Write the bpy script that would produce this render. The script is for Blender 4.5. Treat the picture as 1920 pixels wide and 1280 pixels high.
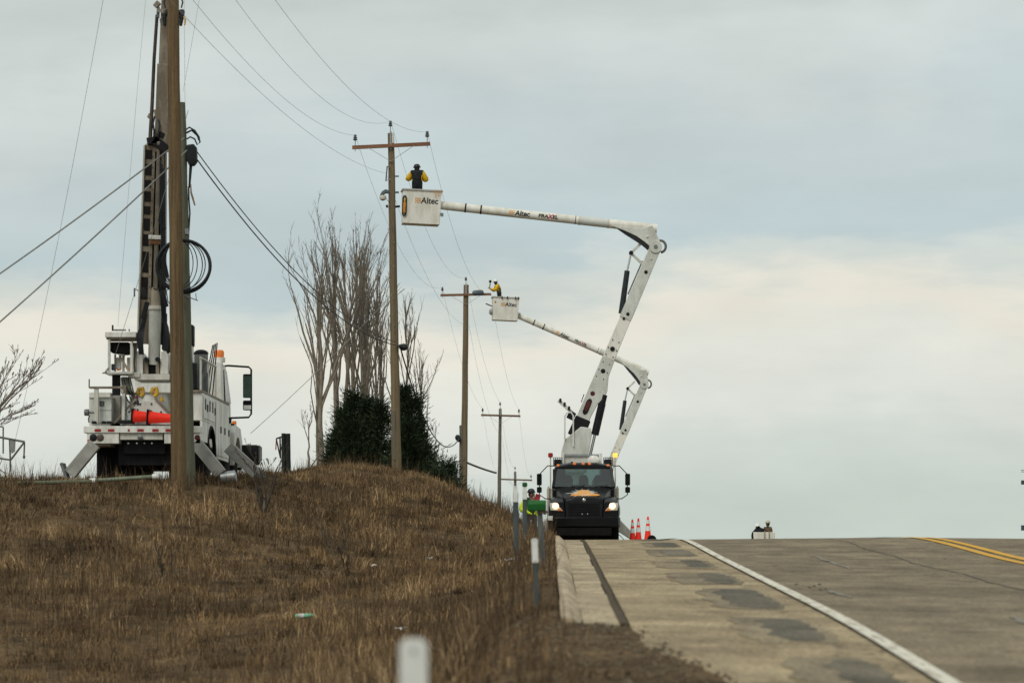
import bpy, bmesh, math, random
import numpy as np
from mathutils import Vector, Matrix, Euler
R = math.radians
random.seed(7); RNG = np.random.default_rng(11)
SC = bpy.context.scene
COL = SC.collection
for _o in list(bpy.data.objects): bpy.data.objects.remove(_o)

# ---------------------------------------------------------------- camera, sky, sun, exposure
# +Y is the direction of the road; the eye is at the origin, about 1.4 m above the verge
FPX, VX, VY = 6000.0, 1032.0, 1060.0          # focal length in photo pixels, vanishing point of the road
camd = bpy.data.cameras.new('camera'); cam = bpy.data.objects.new('camera', camd); COL.objects.link(cam)
camd.sensor_width = 36.0; camd.lens = FPX / 1920 * 36
camd.shift_x = (960 - VX) / 1920; camd.shift_y = (VY - 640) / 1920
camd.clip_start = 0.5; camd.clip_end = 9000
cam.location = (0, 0, 0); cam.rotation_euler = (R(90), 0, 0)
camd.dof.use_dof = True; camd.dof.focus_distance = 98; camd.dof.aperture_fstop = 3.0
SC.camera = cam

SUN_EL, SUN_AZ = R(46), R(205)                # soft sun behind thin cloud, behind and right of the camera
world = bpy.data.worlds.new('World'); SC.world = world; world.use_nodes = True
def build_world():
    nt = world.node_tree; N = nt.nodes; Lk = nt.links; N.clear()
    out = N.new('ShaderNodeOutputWorld'); bg = N.new('ShaderNodeBackground'); Lk.new(bg.outputs[0], out.inputs[0])
    sky = N.new('ShaderNodeTexSky'); sky.sky_type = 'NISHITA'; sky.sun_disc = False
    sky.sun_elevation = SUN_EL; sky.sun_rotation = SUN_AZ; sky.air_density = 1.5; sky.dust_density = 3
    tc = N.new('ShaderNodeTexCoord'); sep = N.new('ShaderNodeSeparateXYZ'); Lk.new(tc.outputs['Generated'], sep.inputs[0])
    def noise(scale, sc, detail, rough, loc=(0, 0, 0)):
        mp = N.new('ShaderNodeMapping'); mp.inputs['Scale'].default_value = scale; mp.inputs['Location'].default_value = loc
        Lk.new(tc.outputs['Generated'], mp.inputs[0])
        n = N.new('ShaderNodeTexNoise'); n.inputs['Scale'].default_value = sc; n.inputs['Detail'].default_value = detail
        n.inputs['Roughness'].default_value = rough; Lk.new(mp.outputs[0], n.inputs['Vector']); return n.outputs['Fac']
    def m(op, a, b):
        x = N.new('ShaderNodeMath'); x.operation = op
        for i, v in enumerate((a, b)):
            if isinstance(v, (int, float)): x.inputs[i].default_value = v
            else: Lk.new(v, x.inputs[i])
        return x.outputs[0]
    # cloud banks: bands in elevation, bent by slow noise
    w = m('MULTIPLY', m('SUBTRACT', noise((1, 1, 1.6), 8, 4, .5, (3.1, 0, .4)), .5), .075)
    w2 = m('MULTIPLY', m('SUBTRACT', noise((1, 1, 4.5), 20, 6, .6), .5), .034)
    e = m('ADD', m('ADD', m('ADD', sep.outputs['Z'], m('MULTIPLY', sep.outputs['X'], -.06)), w), w2)
    rp = N.new('ShaderNodeValToRGB'); Lk.new(m('MULTIPLY', e, 2.0), rp.inputs[0]); cr = rp.color_ramp; cr.interpolation = 'EASE'
    stops = [(0.0, (.570, .640, .585)), (.045, (.605, .665, .620)), (.09, (.710, .735, .680)), (.125, (.755, .762, .695)), (.152, (.800, .775, .680)),
             (.182, (.610, .660, .630)), (.205, (.485, .575, .595)), (.26, (.535, .612, .622)), (.315, (.610, .660, .645)), (.36, (.550, .600, .575)), (.45, (.60, .655, .615)), (.7, (.62, .67, .64))]
    cr.elements[0].position = stops[0][0]; cr.elements[0].color = stops[0][1] + (1,)
    cr.elements[1].position = stops[-1][0]; cr.elements[1].color = stops[-1][1] + (1,)
    for p, c in stops[1:-1]:
        el = cr.elements.new(p); el.color = c + (1,)
    br = m('ADD', m('MULTIPLY', noise((1, 1, 2.6), 12, 7, .55, (0, 0, 2)), .34), .82)
    mul = N.new('ShaderNodeVectorMath'); mul.operation = 'SCALE'; Lk.new(rp.outputs[0], mul.inputs[0]); Lk.new(br, mul.inputs['Scale'])
    sc10 = N.new('ShaderNodeVectorMath'); sc10.operation = 'SCALE'; sc10.inputs['Scale'].default_value = 10; Lk.new(mul.outputs[0], sc10.inputs[0])
    mix = N.new('ShaderNodeMix'); mix.data_type = 'RGBA'; mix.inputs[0].default_value = .94      # thick cloud in front of the clear sky
    Lk.new(sky.outputs[0], mix.inputs[6]); Lk.new(sc10.outputs[0], mix.inputs[7])
    Lk.new(mix.outputs[2], bg.inputs[0]); bg.inputs[1].default_value = 0.1
build_world()
sund = bpy.data.lights.new('sun', 'SUN'); sun = bpy.data.objects.new('sun', sund); COL.objects.link(sun)
sund.energy = 1.4; sund.angle = R(25); sund.color = (1, .95, .86)
sun.rotation_euler = (R(90) - SUN_EL, 0, R(180) - SUN_AZ)
_sd = Vector((math.sin(SUN_AZ) * math.cos(SUN_EL), math.cos(SUN_AZ) * math.cos(SUN_EL), math.sin(SUN_EL)))
sun.rotation_euler = _sd.to_track_quat('Z', 'Y').to_euler()
SC.view_settings.view_transform = 'Standard'; SC.view_settings.look = 'None'
SC.view_settings.exposure = 0.08; SC.view_settings.gamma = 1.0; SC.view_settings.use_curve_mapping = False

# ---------------------------------------------------------------- helpers
def P(px, py, d):                              # photo pixel at distance d metres -> place in the world
    return Vector(((px - VX) * d / FPX, d, (VY - py) * d / FPX))
class MB:
    def __init__(s): s.v = []; s.f = []
    def add(s, vs, fs):
        b = len(s.v); s.v += [tuple(v) for v in vs]; s.f += [tuple(i + b for i in f) for f in fs]; return s
    def box(s, c, size, rot=None):
        hx, hy, hz = size[0] / 2, size[1] / 2, size[2] / 2; c = Vector(c)
        vs = [Vector((x * hx, y * hy, z * hz)) for x in (-1, 1) for y in (-1, 1) for z in (-1, 1)]
        if rot is not None:
            M = rot if isinstance(rot, Matrix) else Euler(rot).to_matrix(); vs = [M @ v for v in vs]
        return s.add([c + v for v in vs], [(0, 1, 3, 2), (4, 6, 7, 5), (0, 4, 5, 1), (2, 3, 7, 6), (0, 2, 6, 4), (1, 5, 7, 3)])
    def b2(s, x0, x1, y0, y1, z0, z1): return s.box(((x0 + x1) / 2, (y0 + y1) / 2, (z0 + z1) / 2), (abs(x1 - x0), abs(y1 - y0), abs(z1 - z0)))
    def bar(s, p0, p1, w, h, up=(0, 0, 1)):    # rectangular bar; h along 'up', w across
        p0, p1 = Vector(p0), Vector(p1); a = (p1 - p0); L = a.length; a.normalize(); u = Vector(up)
        sd = a.cross(u)
        if sd.length < 1e-4: u = Vector((0, 1, 0)); sd = a.cross(u)
        sd.normalize(); u = sd.cross(a)
        vs = [p + sd * (w / 2 * i) + u * (h / 2 * j) for p in (p0, p1) for i in (-1, 1) for j in (-1, 1)]
        return s.add(vs, [(0, 1, 3, 2), (4, 6, 7, 5), (0, 4, 5, 1), (2, 3, 7, 6), (0, 2, 6, 4), (1, 5, 7, 3)])
    def path(s, pts, r, n=8, closed=False, cap=True):
        pts = [Vector(p) for p in pts]; k = len(pts); rs = r if isinstance(r, (list, tuple)) else [r] * k
        vs = []; ref = None
        for i in range(k):
            if closed: t = pts[(i + 1) % k] - pts[i - 1]
            else: t = pts[min(i + 1, k - 1)] - pts[max(i - 1, 0)]
            t.normalize()
            if ref is None:
                ref = Vector((0, 0, 1)) if abs(t.z) < .9 else Vector((0, 1, 0))
            a = t.cross(ref)
            if a.length < 1e-5: a = t.cross(Vector((1, 0, 0)))
            a.normalize(); b = t.cross(a); ref = -b if b.dot(ref) < 0 else b
            ref = b if ref.dot(b) > 0 else -b
            b2 = ref; a2 = b2.cross(t)
            for j in range(n):
                an = 2 * math.pi * j / n; vs.append(pts[i] + (a2 * math.cos(an) + b2 * math.sin(an)) * rs[i])
        fs = []
        for i in range(k if closed else k - 1):
            i2 = (i + 1) % k
            for j in range(n):
                fs.append((i * n + j, i * n + (j + 1) % n, i2 * n + (j + 1) % n, i2 * n + j))
        if cap and not closed:
            fs.append(tuple(range(n - 1, -1, -1))); fs.append(tuple((k - 1) * n + j for j in range(n)))
        return s.add(vs, fs)
    def tube(s, p0, p1, r0, r1=None, n=14): return s.path([p0, p1], [r0, r0 if r1 is None else r1], n)
    def prism(s, poly, y0, y1):                # polygon in XZ pulled along Y
        n = len(poly); vs = [(x, y0, z) for x, z in poly] + [(x, y1, z) for x, z in poly]
        return s.add(vs, [tuple(range(n)), tuple(range(2 * n - 1, n - 1, -1))] + [((i + 1) % n, i, i + n, (i + 1) % n + n) for i in range(n)])
    def prismx(s, poly, x0, x1):               # polygon in YZ pulled along X
        n = len(poly); vs = [(x0, y, z) for y, z in poly] + [(x1, y, z) for y, z in poly]
        return s.add(vs, [tuple(range(n - 1, -1, -1)), tuple(range(n, 2 * n))] + [(i, (i + 1) % n, (i + 1) % n + n, i + n) for i in range(n)])
    def lathe(s, prof, c=(0, 0, 0), axis=(0, 0, 1), n=16):
        c = Vector(c); a = Vector(axis).normalized(); q = Vector((0, 0, 1)).rotation_difference(a)
        vs = [c + q @ Vector((r * math.cos(2 * math.pi * j / n), r * math.sin(2 * math.pi * j / n), z)) for r, z in prof for j in range(n)]
        k = len(prof); fs = [(i * n + j, i * n + (j + 1) % n, (i + 1) * n + (j + 1) % n, (i + 1) * n + j) for i in range(k - 1) for j in range(n)]
        fs.append(tuple(range(n - 1, -1, -1))); fs.append(tuple((k - 1) * n + j for j in range(n)))
        return s.add(vs, fs)
    def ball(s, c, r, nu=14, nv=9):
        rx, ry, rz = r if isinstance(r, (tuple, list)) else (r, r, r); c = Vector(c)
        vs = [c + Vector((rx * math.sin(math.pi * i / nv) * math.cos(2 * math.pi * j / nu), ry * math.sin(math.pi * i / nv) * math.sin(2 * math.pi * j / nu), rz * math.cos(math.pi * i / nv))) for i in range(nv + 1) for j in range(nu)]
        return s.add(vs, [(i * nu + j, (i + 1) * nu + j, (i + 1) * nu + (j + 1) % nu, i * nu + (j + 1) % nu) for i in range(nv) for j in range(nu)])
    def loft(s, secs):                         # rings of the same number of points
        n = len(secs[0]); vs = [p for q in secs for p in q]; k = len(secs)
        fs = [(i * n + j, i * n + (j + 1) % n, (i + 1) * n + (j + 1) % n, (i + 1) * n + j) for i in range(k - 1) for j in range(n)]
        fs.append(tuple(range(n - 1, -1, -1))); fs.append(tuple((k - 1) * n + j for j in range(n)))
        return s.add(vs, fs)
    def build(s, name, mat, parent=None, bevel=0, smooth=38, seg=2):
        me = bpy.data.meshes.new(name); me.from_pydata(s.v, [], s.f); me.update()
        o = bpy.data.objects.new(name, me); COL.objects.link(o)
        if mat: me.materials.append(mat)
        if smooth:
            me.polygons.foreach_set('use_smooth', [True] * len(me.polygons)); me.set_sharp_from_angle(angle=R(smooth))
        bmfix(me)
        if parent is not None: o.parent = parent
        if bevel:
            b = o.modifiers.new('bevel', 'BEVEL'); b.width = bevel; b.segments = seg; b.limit_method = 'ANGLE'; b.angle_limit = R(35); b.harden_normals = False
        return o
import bmesh
def bmfix(me):
    bm = bmesh.new(); bm.from_mesh(me); bmesh.ops.remove_doubles(bm, verts=bm.verts, dist=1e-5)
    bmesh.ops.recalc_face_normals(bm, faces=bm.faces); bm.to_mesh(me); bm.free()
def tag(o, label=None, cat=None, group=None, kind=None):
    if label: o['label'] = label
    if cat: o['category'] = cat
    if group: o['group'] = group
    if kind: o['kind'] = kind
    return o
def thing(name, loc, label, cat, group=None, rz=0):
    o = bpy.data.objects.new(name, None); COL.objects.link(o); o.location = loc; o.rotation_euler.z = rz; o.empty_display_size = .2
    return tag(o, label, cat, group)
def copy_tree(o, parent=None):
    c = o.copy(); COL.objects.link(c)
    if parent is not None: c.parent = parent
    for ch in list(o.children): copy_tree(ch, c)
    return c
def lin(r, g, b):
    f = lambda v: (v / 255 / 12.92) if v <= 10 else (((v / 255) + .055) / 1.055) ** 2.4
    return (f(r), f(g), f(b))
MATS = {}
def mat(name, col, rough=.6, metal=0.0, var=.18, scale=3.0, stretch=(1, 1, 1), col2=None, lo=.42, hi=.68, bump=0, bscale=30, spec=.3, fine=0):
    if name in MATS: return MATS[name]
    m = bpy.data.materials.new(name); m.use_nodes = True; nt = m.node_tree; N = nt.nodes; Lk = nt.links
    b = N['Principled BSDF']; b.inputs['Roughness'].default_value = rough; b.inputs['Metallic'].default_value = metal
    b.inputs['Specular IOR Level'].default_value = spec
    tc = N.new('ShaderNodeTexCoord'); mp = N.new('ShaderNodeMapping'); mp.inputs['Scale'].default_value = stretch; Lk.new(tc.outputs['Object'], mp.inputs[0])
    n = N.new('ShaderNodeTexNoise'); n.inputs['Scale'].default_value = scale; n.inputs['Detail'].default_value = 7; n.inputs['Roughness'].default_value = .62; Lk.new(mp.outputs[0], n.inputs['Vector'])
    rp = N.new('ShaderNodeValToRGB'); Lk.new(n.outputs['Fac'], rp.inputs[0]); e = rp.color_ramp.elements
    c2 = col2 if col2 else tuple(c * (1 - var) for c in col); c1 = col if col2 else tuple(min(1, c * (1 + var)) for c in col)
    e[0].position = lo; e[0].color = tuple(c2) + (1,); e[1].position = hi; e[1].color = tuple(c1) + (1,)
    src = rp.outputs[0]
    if fine:
        n2 = N.new('ShaderNodeTexNoise'); n2.inputs['Scale'].default_value = scale * 14; n2.inputs['Detail'].default_value = 3; Lk.new(mp.outputs[0], n2.inputs['Vector'])
        ma = N.new('ShaderNodeMapRange'); ma.inputs[3].default_value = 1 - fine; ma.inputs[4].default_value = 1 + fine; ma.inputs[1].default_value = .3; ma.inputs[2].default_value = .7; Lk.new(n2.outputs['Fac'], ma.inputs[0])
        vm = N.new('ShaderNodeVectorMath'); vm.operation = 'SCALE'; Lk.new(src, vm.inputs[0]); Lk.new(ma.outputs[0], vm.inputs['Scale']); src = vm.outputs[0]
    Lk.new(src, b.inputs['Base Color'])
    if bump:
        n3 = N.new('ShaderNodeTexNoise'); n3.inputs['Scale'].default_value = bscale; n3.inputs['Detail'].default_value = 5; Lk.new(mp.outputs[0], n3.inputs['Vector'])
        bp = N.new('ShaderNodeBump'); bp.inputs['Strength'].default_value = bump; bp.inputs['Distance'].default_value = .02; Lk.new(n3.outputs['Fac'], bp.inputs['Height']); Lk.new(bp.outputs[0], b.inputs['Normal'])
    MATS[name] = m; return m
def emit(name, col, strength, base=(.8, .8, .8)):
    m = bpy.data.materials.new(name); m.use_nodes = True; b = m.node_tree.nodes['Principled BSDF']
    b.inputs['Base Color'].default_value = tuple(base) + (1,); b.inputs['Emission Color'].default_value = tuple(col) + (1,); b.inputs['Emission Strength'].default_value = strength; b.inputs['Roughness'].default_value = .2
    MATS[name] = m; return m
def glass(name, tint, refl=.12):
    m = bpy.data.materials.new(name); m.use_nodes = True; nt = m.node_tree; N = nt.nodes; Lk = nt.links; N.clear()
    out = N.new('ShaderNodeOutputMaterial'); t = N.new('ShaderNodeBsdfTransparent'); t.inputs[0].default_value = tuple(tint) + (1,)
    g = N.new('ShaderNodeBsdfGlossy'); g.inputs['Roughness'].default_value = .04; g.inputs[0].default_value = (1, 1, 1, 1)
    fr = N.new('ShaderNodeFresnel'); fr.inputs[0].default_value = 1.5; a = N.new('ShaderNodeMath'); a.operation = 'ADD'; a.inputs[1].default_value = refl; Lk.new(fr.outputs[0], a.inputs[0])
    mx = N.new('ShaderNodeMixShader'); Lk.new(a.outputs[0], mx.inputs[0]); Lk.new(t.outputs[0], mx.inputs[1]); Lk.new(g.outputs[0], mx.inputs[2]); Lk.new(mx.outputs[0], out.inputs[0])
    MATS[name] = m; return m
def lettering(text, size, m, parent, loc, ux=(1, 0, 0), up=(0, 0, 1), bend=None, off=.0, shear=0, name='lettering', xs=1.0):
    cu = bpy.data.curves.new(name, 'FONT'); cu.body = text; cu.size = size; cu.offset = off; cu.shear = shear; cu.align_x = 'CENTER'; cu.align_y = 'CENTER'; cu.fill_mode = 'BOTH'
    to = bpy.data.objects.new('tmp', cu); COL.objects.link(to); dg = bpy.context.evaluated_depsgraph_get()
    me = bpy.data.meshes.new_from_object(to.evaluated_get(dg)); bpy.data.objects.remove(to); bpy.data.curves.remove(cu)
    ux, up, loc = Vector(ux).normalized(), Vector(up).normalized(), Vector(loc); n = ux.cross(up)
    if bend:
        bm = bmesh.new(); bm.from_mesh(me); bmesh.ops.triangulate(bm, faces=bm.faces); bmesh.ops.subdivide_edges(bm, edges=bm.edges, cuts=2); bmesh.ops.triangulate(bm, faces=bm.faces); bmesh.ops.subdivide_edges(bm, edges=[e for e in bm.edges if e.calc_length() > .03], cuts=2); bm.to_mesh(me); bm.free()
    for v in me.vertices:
        x, y = v.co.x * xs, v.co.y
        if bend: v.co = loc + ux * x + up * (bend * math.sin(y / bend)) + n * (bend * math.cos(y / bend) + .004)
        else: v.co = loc + ux * x + up * y + n * .004
    me.name = name; me.materials.clear(); me.materials.append(m)
    o = bpy.data.objects.new(name, me); COL.objects.link(o); o.parent = parent; return o

# ---------------------------------------------------------------- materials
WHITE = mat('white_paint', (.74, .74, .70), .4, var=0, scale=2.2, stretch=(2.2, 1.5, .45), col2=(.50, .48, .42), lo=.34, hi=.58, fine=.06)
WHITE2 = mat('grimy_white_paint', (.66, .66, .61), .5, scale=1.8, stretch=(2, 2, .6), col2=(.45, .43, .37), lo=.33, hi=.6, fine=.06)
GEL = mat('gelcoat_white', (.74, .73, .67), .45, scale=2.4, stretch=(1.6, 1.6, .5), col2=(.58, .56, .48), lo=.34, hi=.56, fine=.05)
GEL2 = mat('fibreglass_grey', (.62, .64, .61), .5, scale=2, col2=(.55, .56, .53))
BOOMGREY = mat('boom_grey', (.60, .62, .58), .5, scale=2.0, stretch=(1.4, 1, .5), col2=(.45, .45, .41), lo=.36, hi=.6, fine=.07)
TAN = mat('dusty_tan_paint', (.36, .32, .25), .6, scale=2.6, stretch=(1.5, 1, .4), col2=(.17, .14, .105), fine=.14)
BLACKP = mat('black_paint', (.003, .0035, .004), .3, var=.3, scale=2, spec=.2)
BLACK = mat('black_rubber', (.006, .006, .0065), .8, var=.4, scale=5, spec=.15)
CHAR = mat('black_metal', (.010, .011, .013), .55, var=.4, scale=4, spec=.2)
TYRE = mat('tyre_rubber', (.008, .008, .008), .9, var=.4, scale=6, spec=.12)
STEEL = mat('galvanised_steel', (.34, .36, .36), .45, .6, var=.2, scale=6)
DSTEEL = mat('dull_steel', (.16, .17, .17), .55, .4, var=.3, scale=5)
CHROME = mat('chrome_rod', (.55, .56, .57), .2, .9, var=.1, scale=5)
WOODN = mat('new_pole_wood', (.175, .118, .058), .85, scale=3.0, stretch=(5, 5, .22), col2=(.085, .056, .028), lo=.36, hi=.64, bump=.6, bscale=16, fine=.32)
WOODO = mat('old_treated_wood', (.165, .165, .115), .9, scale=3.0, stretch=(5, 5, .25), col2=(.09, .095, .068), lo=.3, hi=.7, bump=.5, bscale=16, fine=.16)
WOODM = mat('weathered_pole_wood', (.20, .150, .085), .9, scale=2.4, stretch=(5, 5, .15), col2=(.11, .085, .055), lo=.34, hi=.64, bump=.5, bscale=14, fine=.32)
WOODG = mat('grey_pole_wood', (.17, .155, .125), .9, scale=2.4, stretch=(5, 5, .15), col2=(.10, .09, .07), lo=.3, hi=.7, fine=.16)
ARM = mat('crossarm_wood', (.27, .135, .072), .8, scale=3, stretch=(.5, 4, 4), col2=(.17, .08, .045), fine=.1)
ARMD = mat('dark_crossarm_wood', (.19, .115, .075), .8, scale=3, stretch=(.5, 4, 4), col2=(.12, .07, .05), fine=.1)
PORC = mat('porcelain_grey', (.10, .115, .115), .3, scale=6)
ORANGE = mat('orange_plastic', (.85, .11, .03), .5, var=.12, scale=4)
CONE = mat('fluorescent_cone', (.98, .030, .010), .5, var=.12, scale=4)
AMBER = mat('amber_lens', (.8, .20, .03), .25, var=.1, scale=8)
REDL = mat('red_lens', (.35, .02, .018), .3, var=.2, scale=8)
YEL = mat('yellow_jacket', (.80, .50, .012), .8, scale=9, col2=(.58, .34, .01))
HIVIS = mat('hivis_lime', (.68, .84, .02), .75, scale=9, col2=(.56, .7, .015))
NAVY = mat('dark_workwear', (.013, .016, .019), .9, scale=9, var=.4)
DENIM = mat('blue_denim', (.05, .07, .095), .9, scale=9, var=.3)
SKIN = mat('skin', (.42, .23, .16), .6, scale=12, var=.1)
BOOTS = mat('work_boots', (.06, .04, .025), .8, scale=9, var=.3)
BROWNJ = mat('brown_canvas', (.12, .075, .045), .9, scale=9, var=.35)
HELM = mat('helmet_white', (.78, .78, .76), .35, var=.06, scale=6)
HELMD = mat('helmet_navy', (.022, .025, .035), .4, var=.2, scale=6)
REFLW = mat('reflective_white', (.70, .71, .68), .4, var=.08, scale=10)
INK = mat('black_ink', (.012, .012, .013), .5, var=.2, scale=10)
LOGO = mat('logo_orange', (.72, .38, .13), .5, var=.1, scale=10)
YBR = mat('safety_yellow', (.58, .35, .04), .55, var=.3, scale=6)
REDINK = mat('red_ink', (.45, .02, .03), .5, var=.1, scale=10)
GREENP = mat('green_paint', (.006, .10, .014), .45, var=.25, scale=5)
POSTG = mat('slate_post', (.068, .090, .095), .6, var=.25, scale=5, stretch=(1, 1, .3))
WIRE = mat('conductor_grey', (.46, .48, .48), .6, 0.0, var=.2, scale=1)
CABLE = mat('cable_black', (.018, .022, .026), .6, var=.3, scale=2)
ROPE = mat('guy_strand', (.24, .24, .22), .6, .3, var=.2, scale=1)
BARK = mat('grey_bark', (.31, .27, .215), .9, scale=4, stretch=(3, 3, .7), col2=(.175, .145, .11), fine=.15)
TWIG = mat('twig_bark', (.25, .215, .175), .9, scale=4, col2=(.155, .132, .106))
GLASS = glass('tinted_glass', (.30, .42, .41), .04)
GLASSD = glass('dark_mirror_glass', (.10, .15, .13), .05)
MIRR = mat('mirror_glass', (.045, .075, .06), .12, 0, var=.2, scale=4)
MAROON = mat('maroon_cover', (.09, .018, .018), .5, var=.3, scale=8)
SEAT = mat('seat_fabric', (.05, .062, .065), .9, var=.3, scale=9)
HEADL = emit('headlamp_lit', (1, .62, .27), 1.9)
BEAC = emit('beacon_lit', (1, .42, .06), 1.6, (.8, .35, .05))
CLEARL = mat('lamp_lens', (.55, .52, .47), .15, var=.1, scale=8)
# ---------------------------------------------------------------- ground, road
ZR = np.array([(-40, -2.6), (-10, -1.86), (0, -1.50), (10, -1.13), (20, -.735), (26.5, -.487), (37.7, -.157), (48.7, .163), (56, .37), (60, .465), (63, .505), (67, .535), (75, .58), (90, .65), (103, .70), (112, .68),
               (125, .40), (142, -.35), (160, -1.15), (180, -2.0), (205, -3.0), (260, -4.8), (400, -7.5), (900, -10), (9000, -12)])
def zr(y):                                    # long profile of the road: up the grade, over the crest, down again
    y = np.asarray(y, float); xs, zs = ZR[:, 0], ZR[:, 1]; h = np.diff(xs); dl = np.diff(zs) / h
    m = np.zeros(len(xs)); m[0], m[-1] = dl[0], dl[-1]
    same = dl[:-1] * dl[1:] > 0
    m[1:-1] = np.where(same, 2 * dl[:-1] * dl[1:] / np.where(same, dl[:-1] + dl[1:], 1), 0)
    i = np.clip(np.searchsorted(xs, y) - 1, 0, len(h) - 1); t = np.clip((y - xs[i]) / h[i], 0, 1)
    return ((1 + 2 * t) * (1 - t) ** 2 * zs[i] + t * (1 - t) ** 2 * h[i] * m[i] + t * t * (3 - 2 * t) * zs[i + 1] + t * t * (t - 1) * h[i] * m[i + 1])
def sstep(a, b, x): t = np.clip((np.asarray(x, float) - a) / (b - a), 0, 1); return t * t * (3 - 2 * t)
def zroad(x, y): return zr(y) + (-.07 + .12 * sstep(46, 60, y)) * np.clip(1 - np.abs(np.asarray(x, float) - 6.9) / 5.5, 0, 1)
_C = [(-400, 893, 66), (-400, 893, 74), (-100, 894, 65), (0, 896, 66), (120, 896, 66), (250, 897, 68), (336, 896, 68.5), (430, 893, 69), (250, 898, 75), (400, 895, 78), (0, 898, 76),
      (500, 875, 80), (560, 868, 92), (620, 866, 97), (700, 866, 101), (750, 869, 102), (800, 891, 95), (860, 928, 84), (905, 954, 77), (950, 977, 72), (990, 990, 66),
      (100, 950, 61), (100, 1050, 53), (100, 1170, 45), (100, 1280, 37), (300, 950, 62), (300, 1050, 54), (300, 1170, 45), (300, 1280, 36), (500, 930, 68), (500, 1040, 56), (500, 1160, 45), (500, 1280, 32),
      (650, 930, 78), (650, 1040, 58), (650, 1150, 45), (650, 1280, 29), (800, 960, 72), (800, 1060, 54), (800, 1160, 41), (800, 1280, 25), (900, 1010, 64), (900, 1080, 48), (900, 1170, 35), (930, 1280, 21),
      (905, 962, 92), (950, 984, 92), (860, 934, 92), (800, 900, 104), (850, 934, 104), (900, 964, 104), (950, 988, 104), (700, 872, 108), (600, 876, 108)]
_K = [tuple(P(*c)) for c in _C] + [(-10, 84, 2.15), (-13, 82, 2.1), (-8.9, 73, 2.05), (-9, 92, 2.1), (-14, 92, 1.9), (-9.6, 104, 2.6), (-11.5, 104, 2.2), (-14, 104, 2.0), (-18, 104, 1.8), (-24, 100, 1.6), (-11, 118, 1.4), (-22, 80, 1.9), (-8, 118, 2.2), (-5, 125, 1.7), (-8, 132, 1.4), (-3, 114, 1.5), (-1.5, 130, .6), (-2, 150, -.3), (-30, 150, -1), (-30, 250, -4), (-60, 100, 1.5),
      (-60, 60, 1.5), (-60, 20, -1), (-30, 20, -1.4), (-5, 165, .3), (-5, 250, -4), (-3, 10, -1.55), (-8, 10, -1.65), (-8, 25, -1.5), (-15, 42, -.8), (-20, 55, .8), (0, 5, -1.45), (-1, 15, -1.05), (-3, -5, -1.75), (-30, -5, -1.7)]
_K = np.array(_K); _n = len(_K)
def _phi(r2): return np.where(r2 > 0, .5 * r2 * np.log(np.maximum(r2, 1e-12)), 0)
_A = np.zeros((_n + 3, _n + 3)); _A[:_n, :_n] = _phi(((_K[:, None, :2] - _K[None, :, :2]) ** 2).sum(2)) + np.eye(_n) * .6
_A[:_n, _n] = 1; _A[:_n, _n + 1:] = _K[:, :2]; _A[_n, :_n] = 1; _A[_n + 1:, :_n] = _K[:, :2].T
_W = np.linalg.solve(_A, np.concatenate([_K[:, 2], np.zeros(3)]))
def tps(x, y):
    o = np.zeros(x.shape); fx, fy = x.ravel(), y.ravel(); r = np.empty(fx.shape)
    for a in range(0, len(fx), 20000):
        X, Y = fx[a:a + 20000], fy[a:a + 20000]
        r[a:a + 20000] = _phi((X[:, None] - _K[:, 0]) ** 2 + (Y[:, None] - _K[:, 1]) ** 2) @ _W[:_n] + _W[_n] + _W[_n + 1] * X + _W[_n + 2] * Y
    return r.reshape(x.shape)
def wob(x, y):
    return (np.sin(x * 1.7 + y * .6) * np.sin(y * 1.1 - x * .4) + .6 * np.sin(x * 3.9 - y * 2.3 + 1) * np.sin(y * 2.9 + x) + .4 * np.sin(x * 8.3 + 2) * np.sin(y * 5.7 + x * 3))
CURB_END = 26.4
def verge_edge(y):                             # where the dirt of the turn-out ends on the pavement, this side of the kerb end
    y = np.asarray(y, float)
    return np.interp(y, [-40, 8, 15, 20, 24, 26.0, 26.45, 26.9], [1.9, 1.6, 1.35, 1.12, .74, .64, .5, -.1])
def gz(x, y):                                  # ground height
    x, y = np.broadcast_arrays(np.asarray(x, float), np.asarray(y, float))
    g = tps(np.clip(x, -60, 0), np.clip(y, -8, 260)) - .24
    far = sstep(170, 280, y); g = g * (1 - far) + zr(y) * far
    g = g + .035 * wob(x, y) * sstep(-.2, -1.5, x)
    near_road = np.where(y > CURB_END, zr(y) + .06, zr(y) + .02)
    w = sstep(-1.25, .0, x); g = g * (1 - w) + near_road * w
    e = verge_edge(y) + .05 * wob(x * 2.5, y * 1.2)
    pv = np.where(y > CURB_END + .35, zr(y) - .2, zr(y) + np.clip((e - x) * .09, -.2, .028))
    g = np.where(x > .075, pv, g)
    rr = sstep(13.6, 14.2, x); g = g * (1 - rr) + (zr(y) - .06 - .06 * np.clip(x - 14, 0, 8)) * rr
    return g
def gzf(x, y): return float(gz(np.array([x]), np.array([y]))[0])
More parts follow.
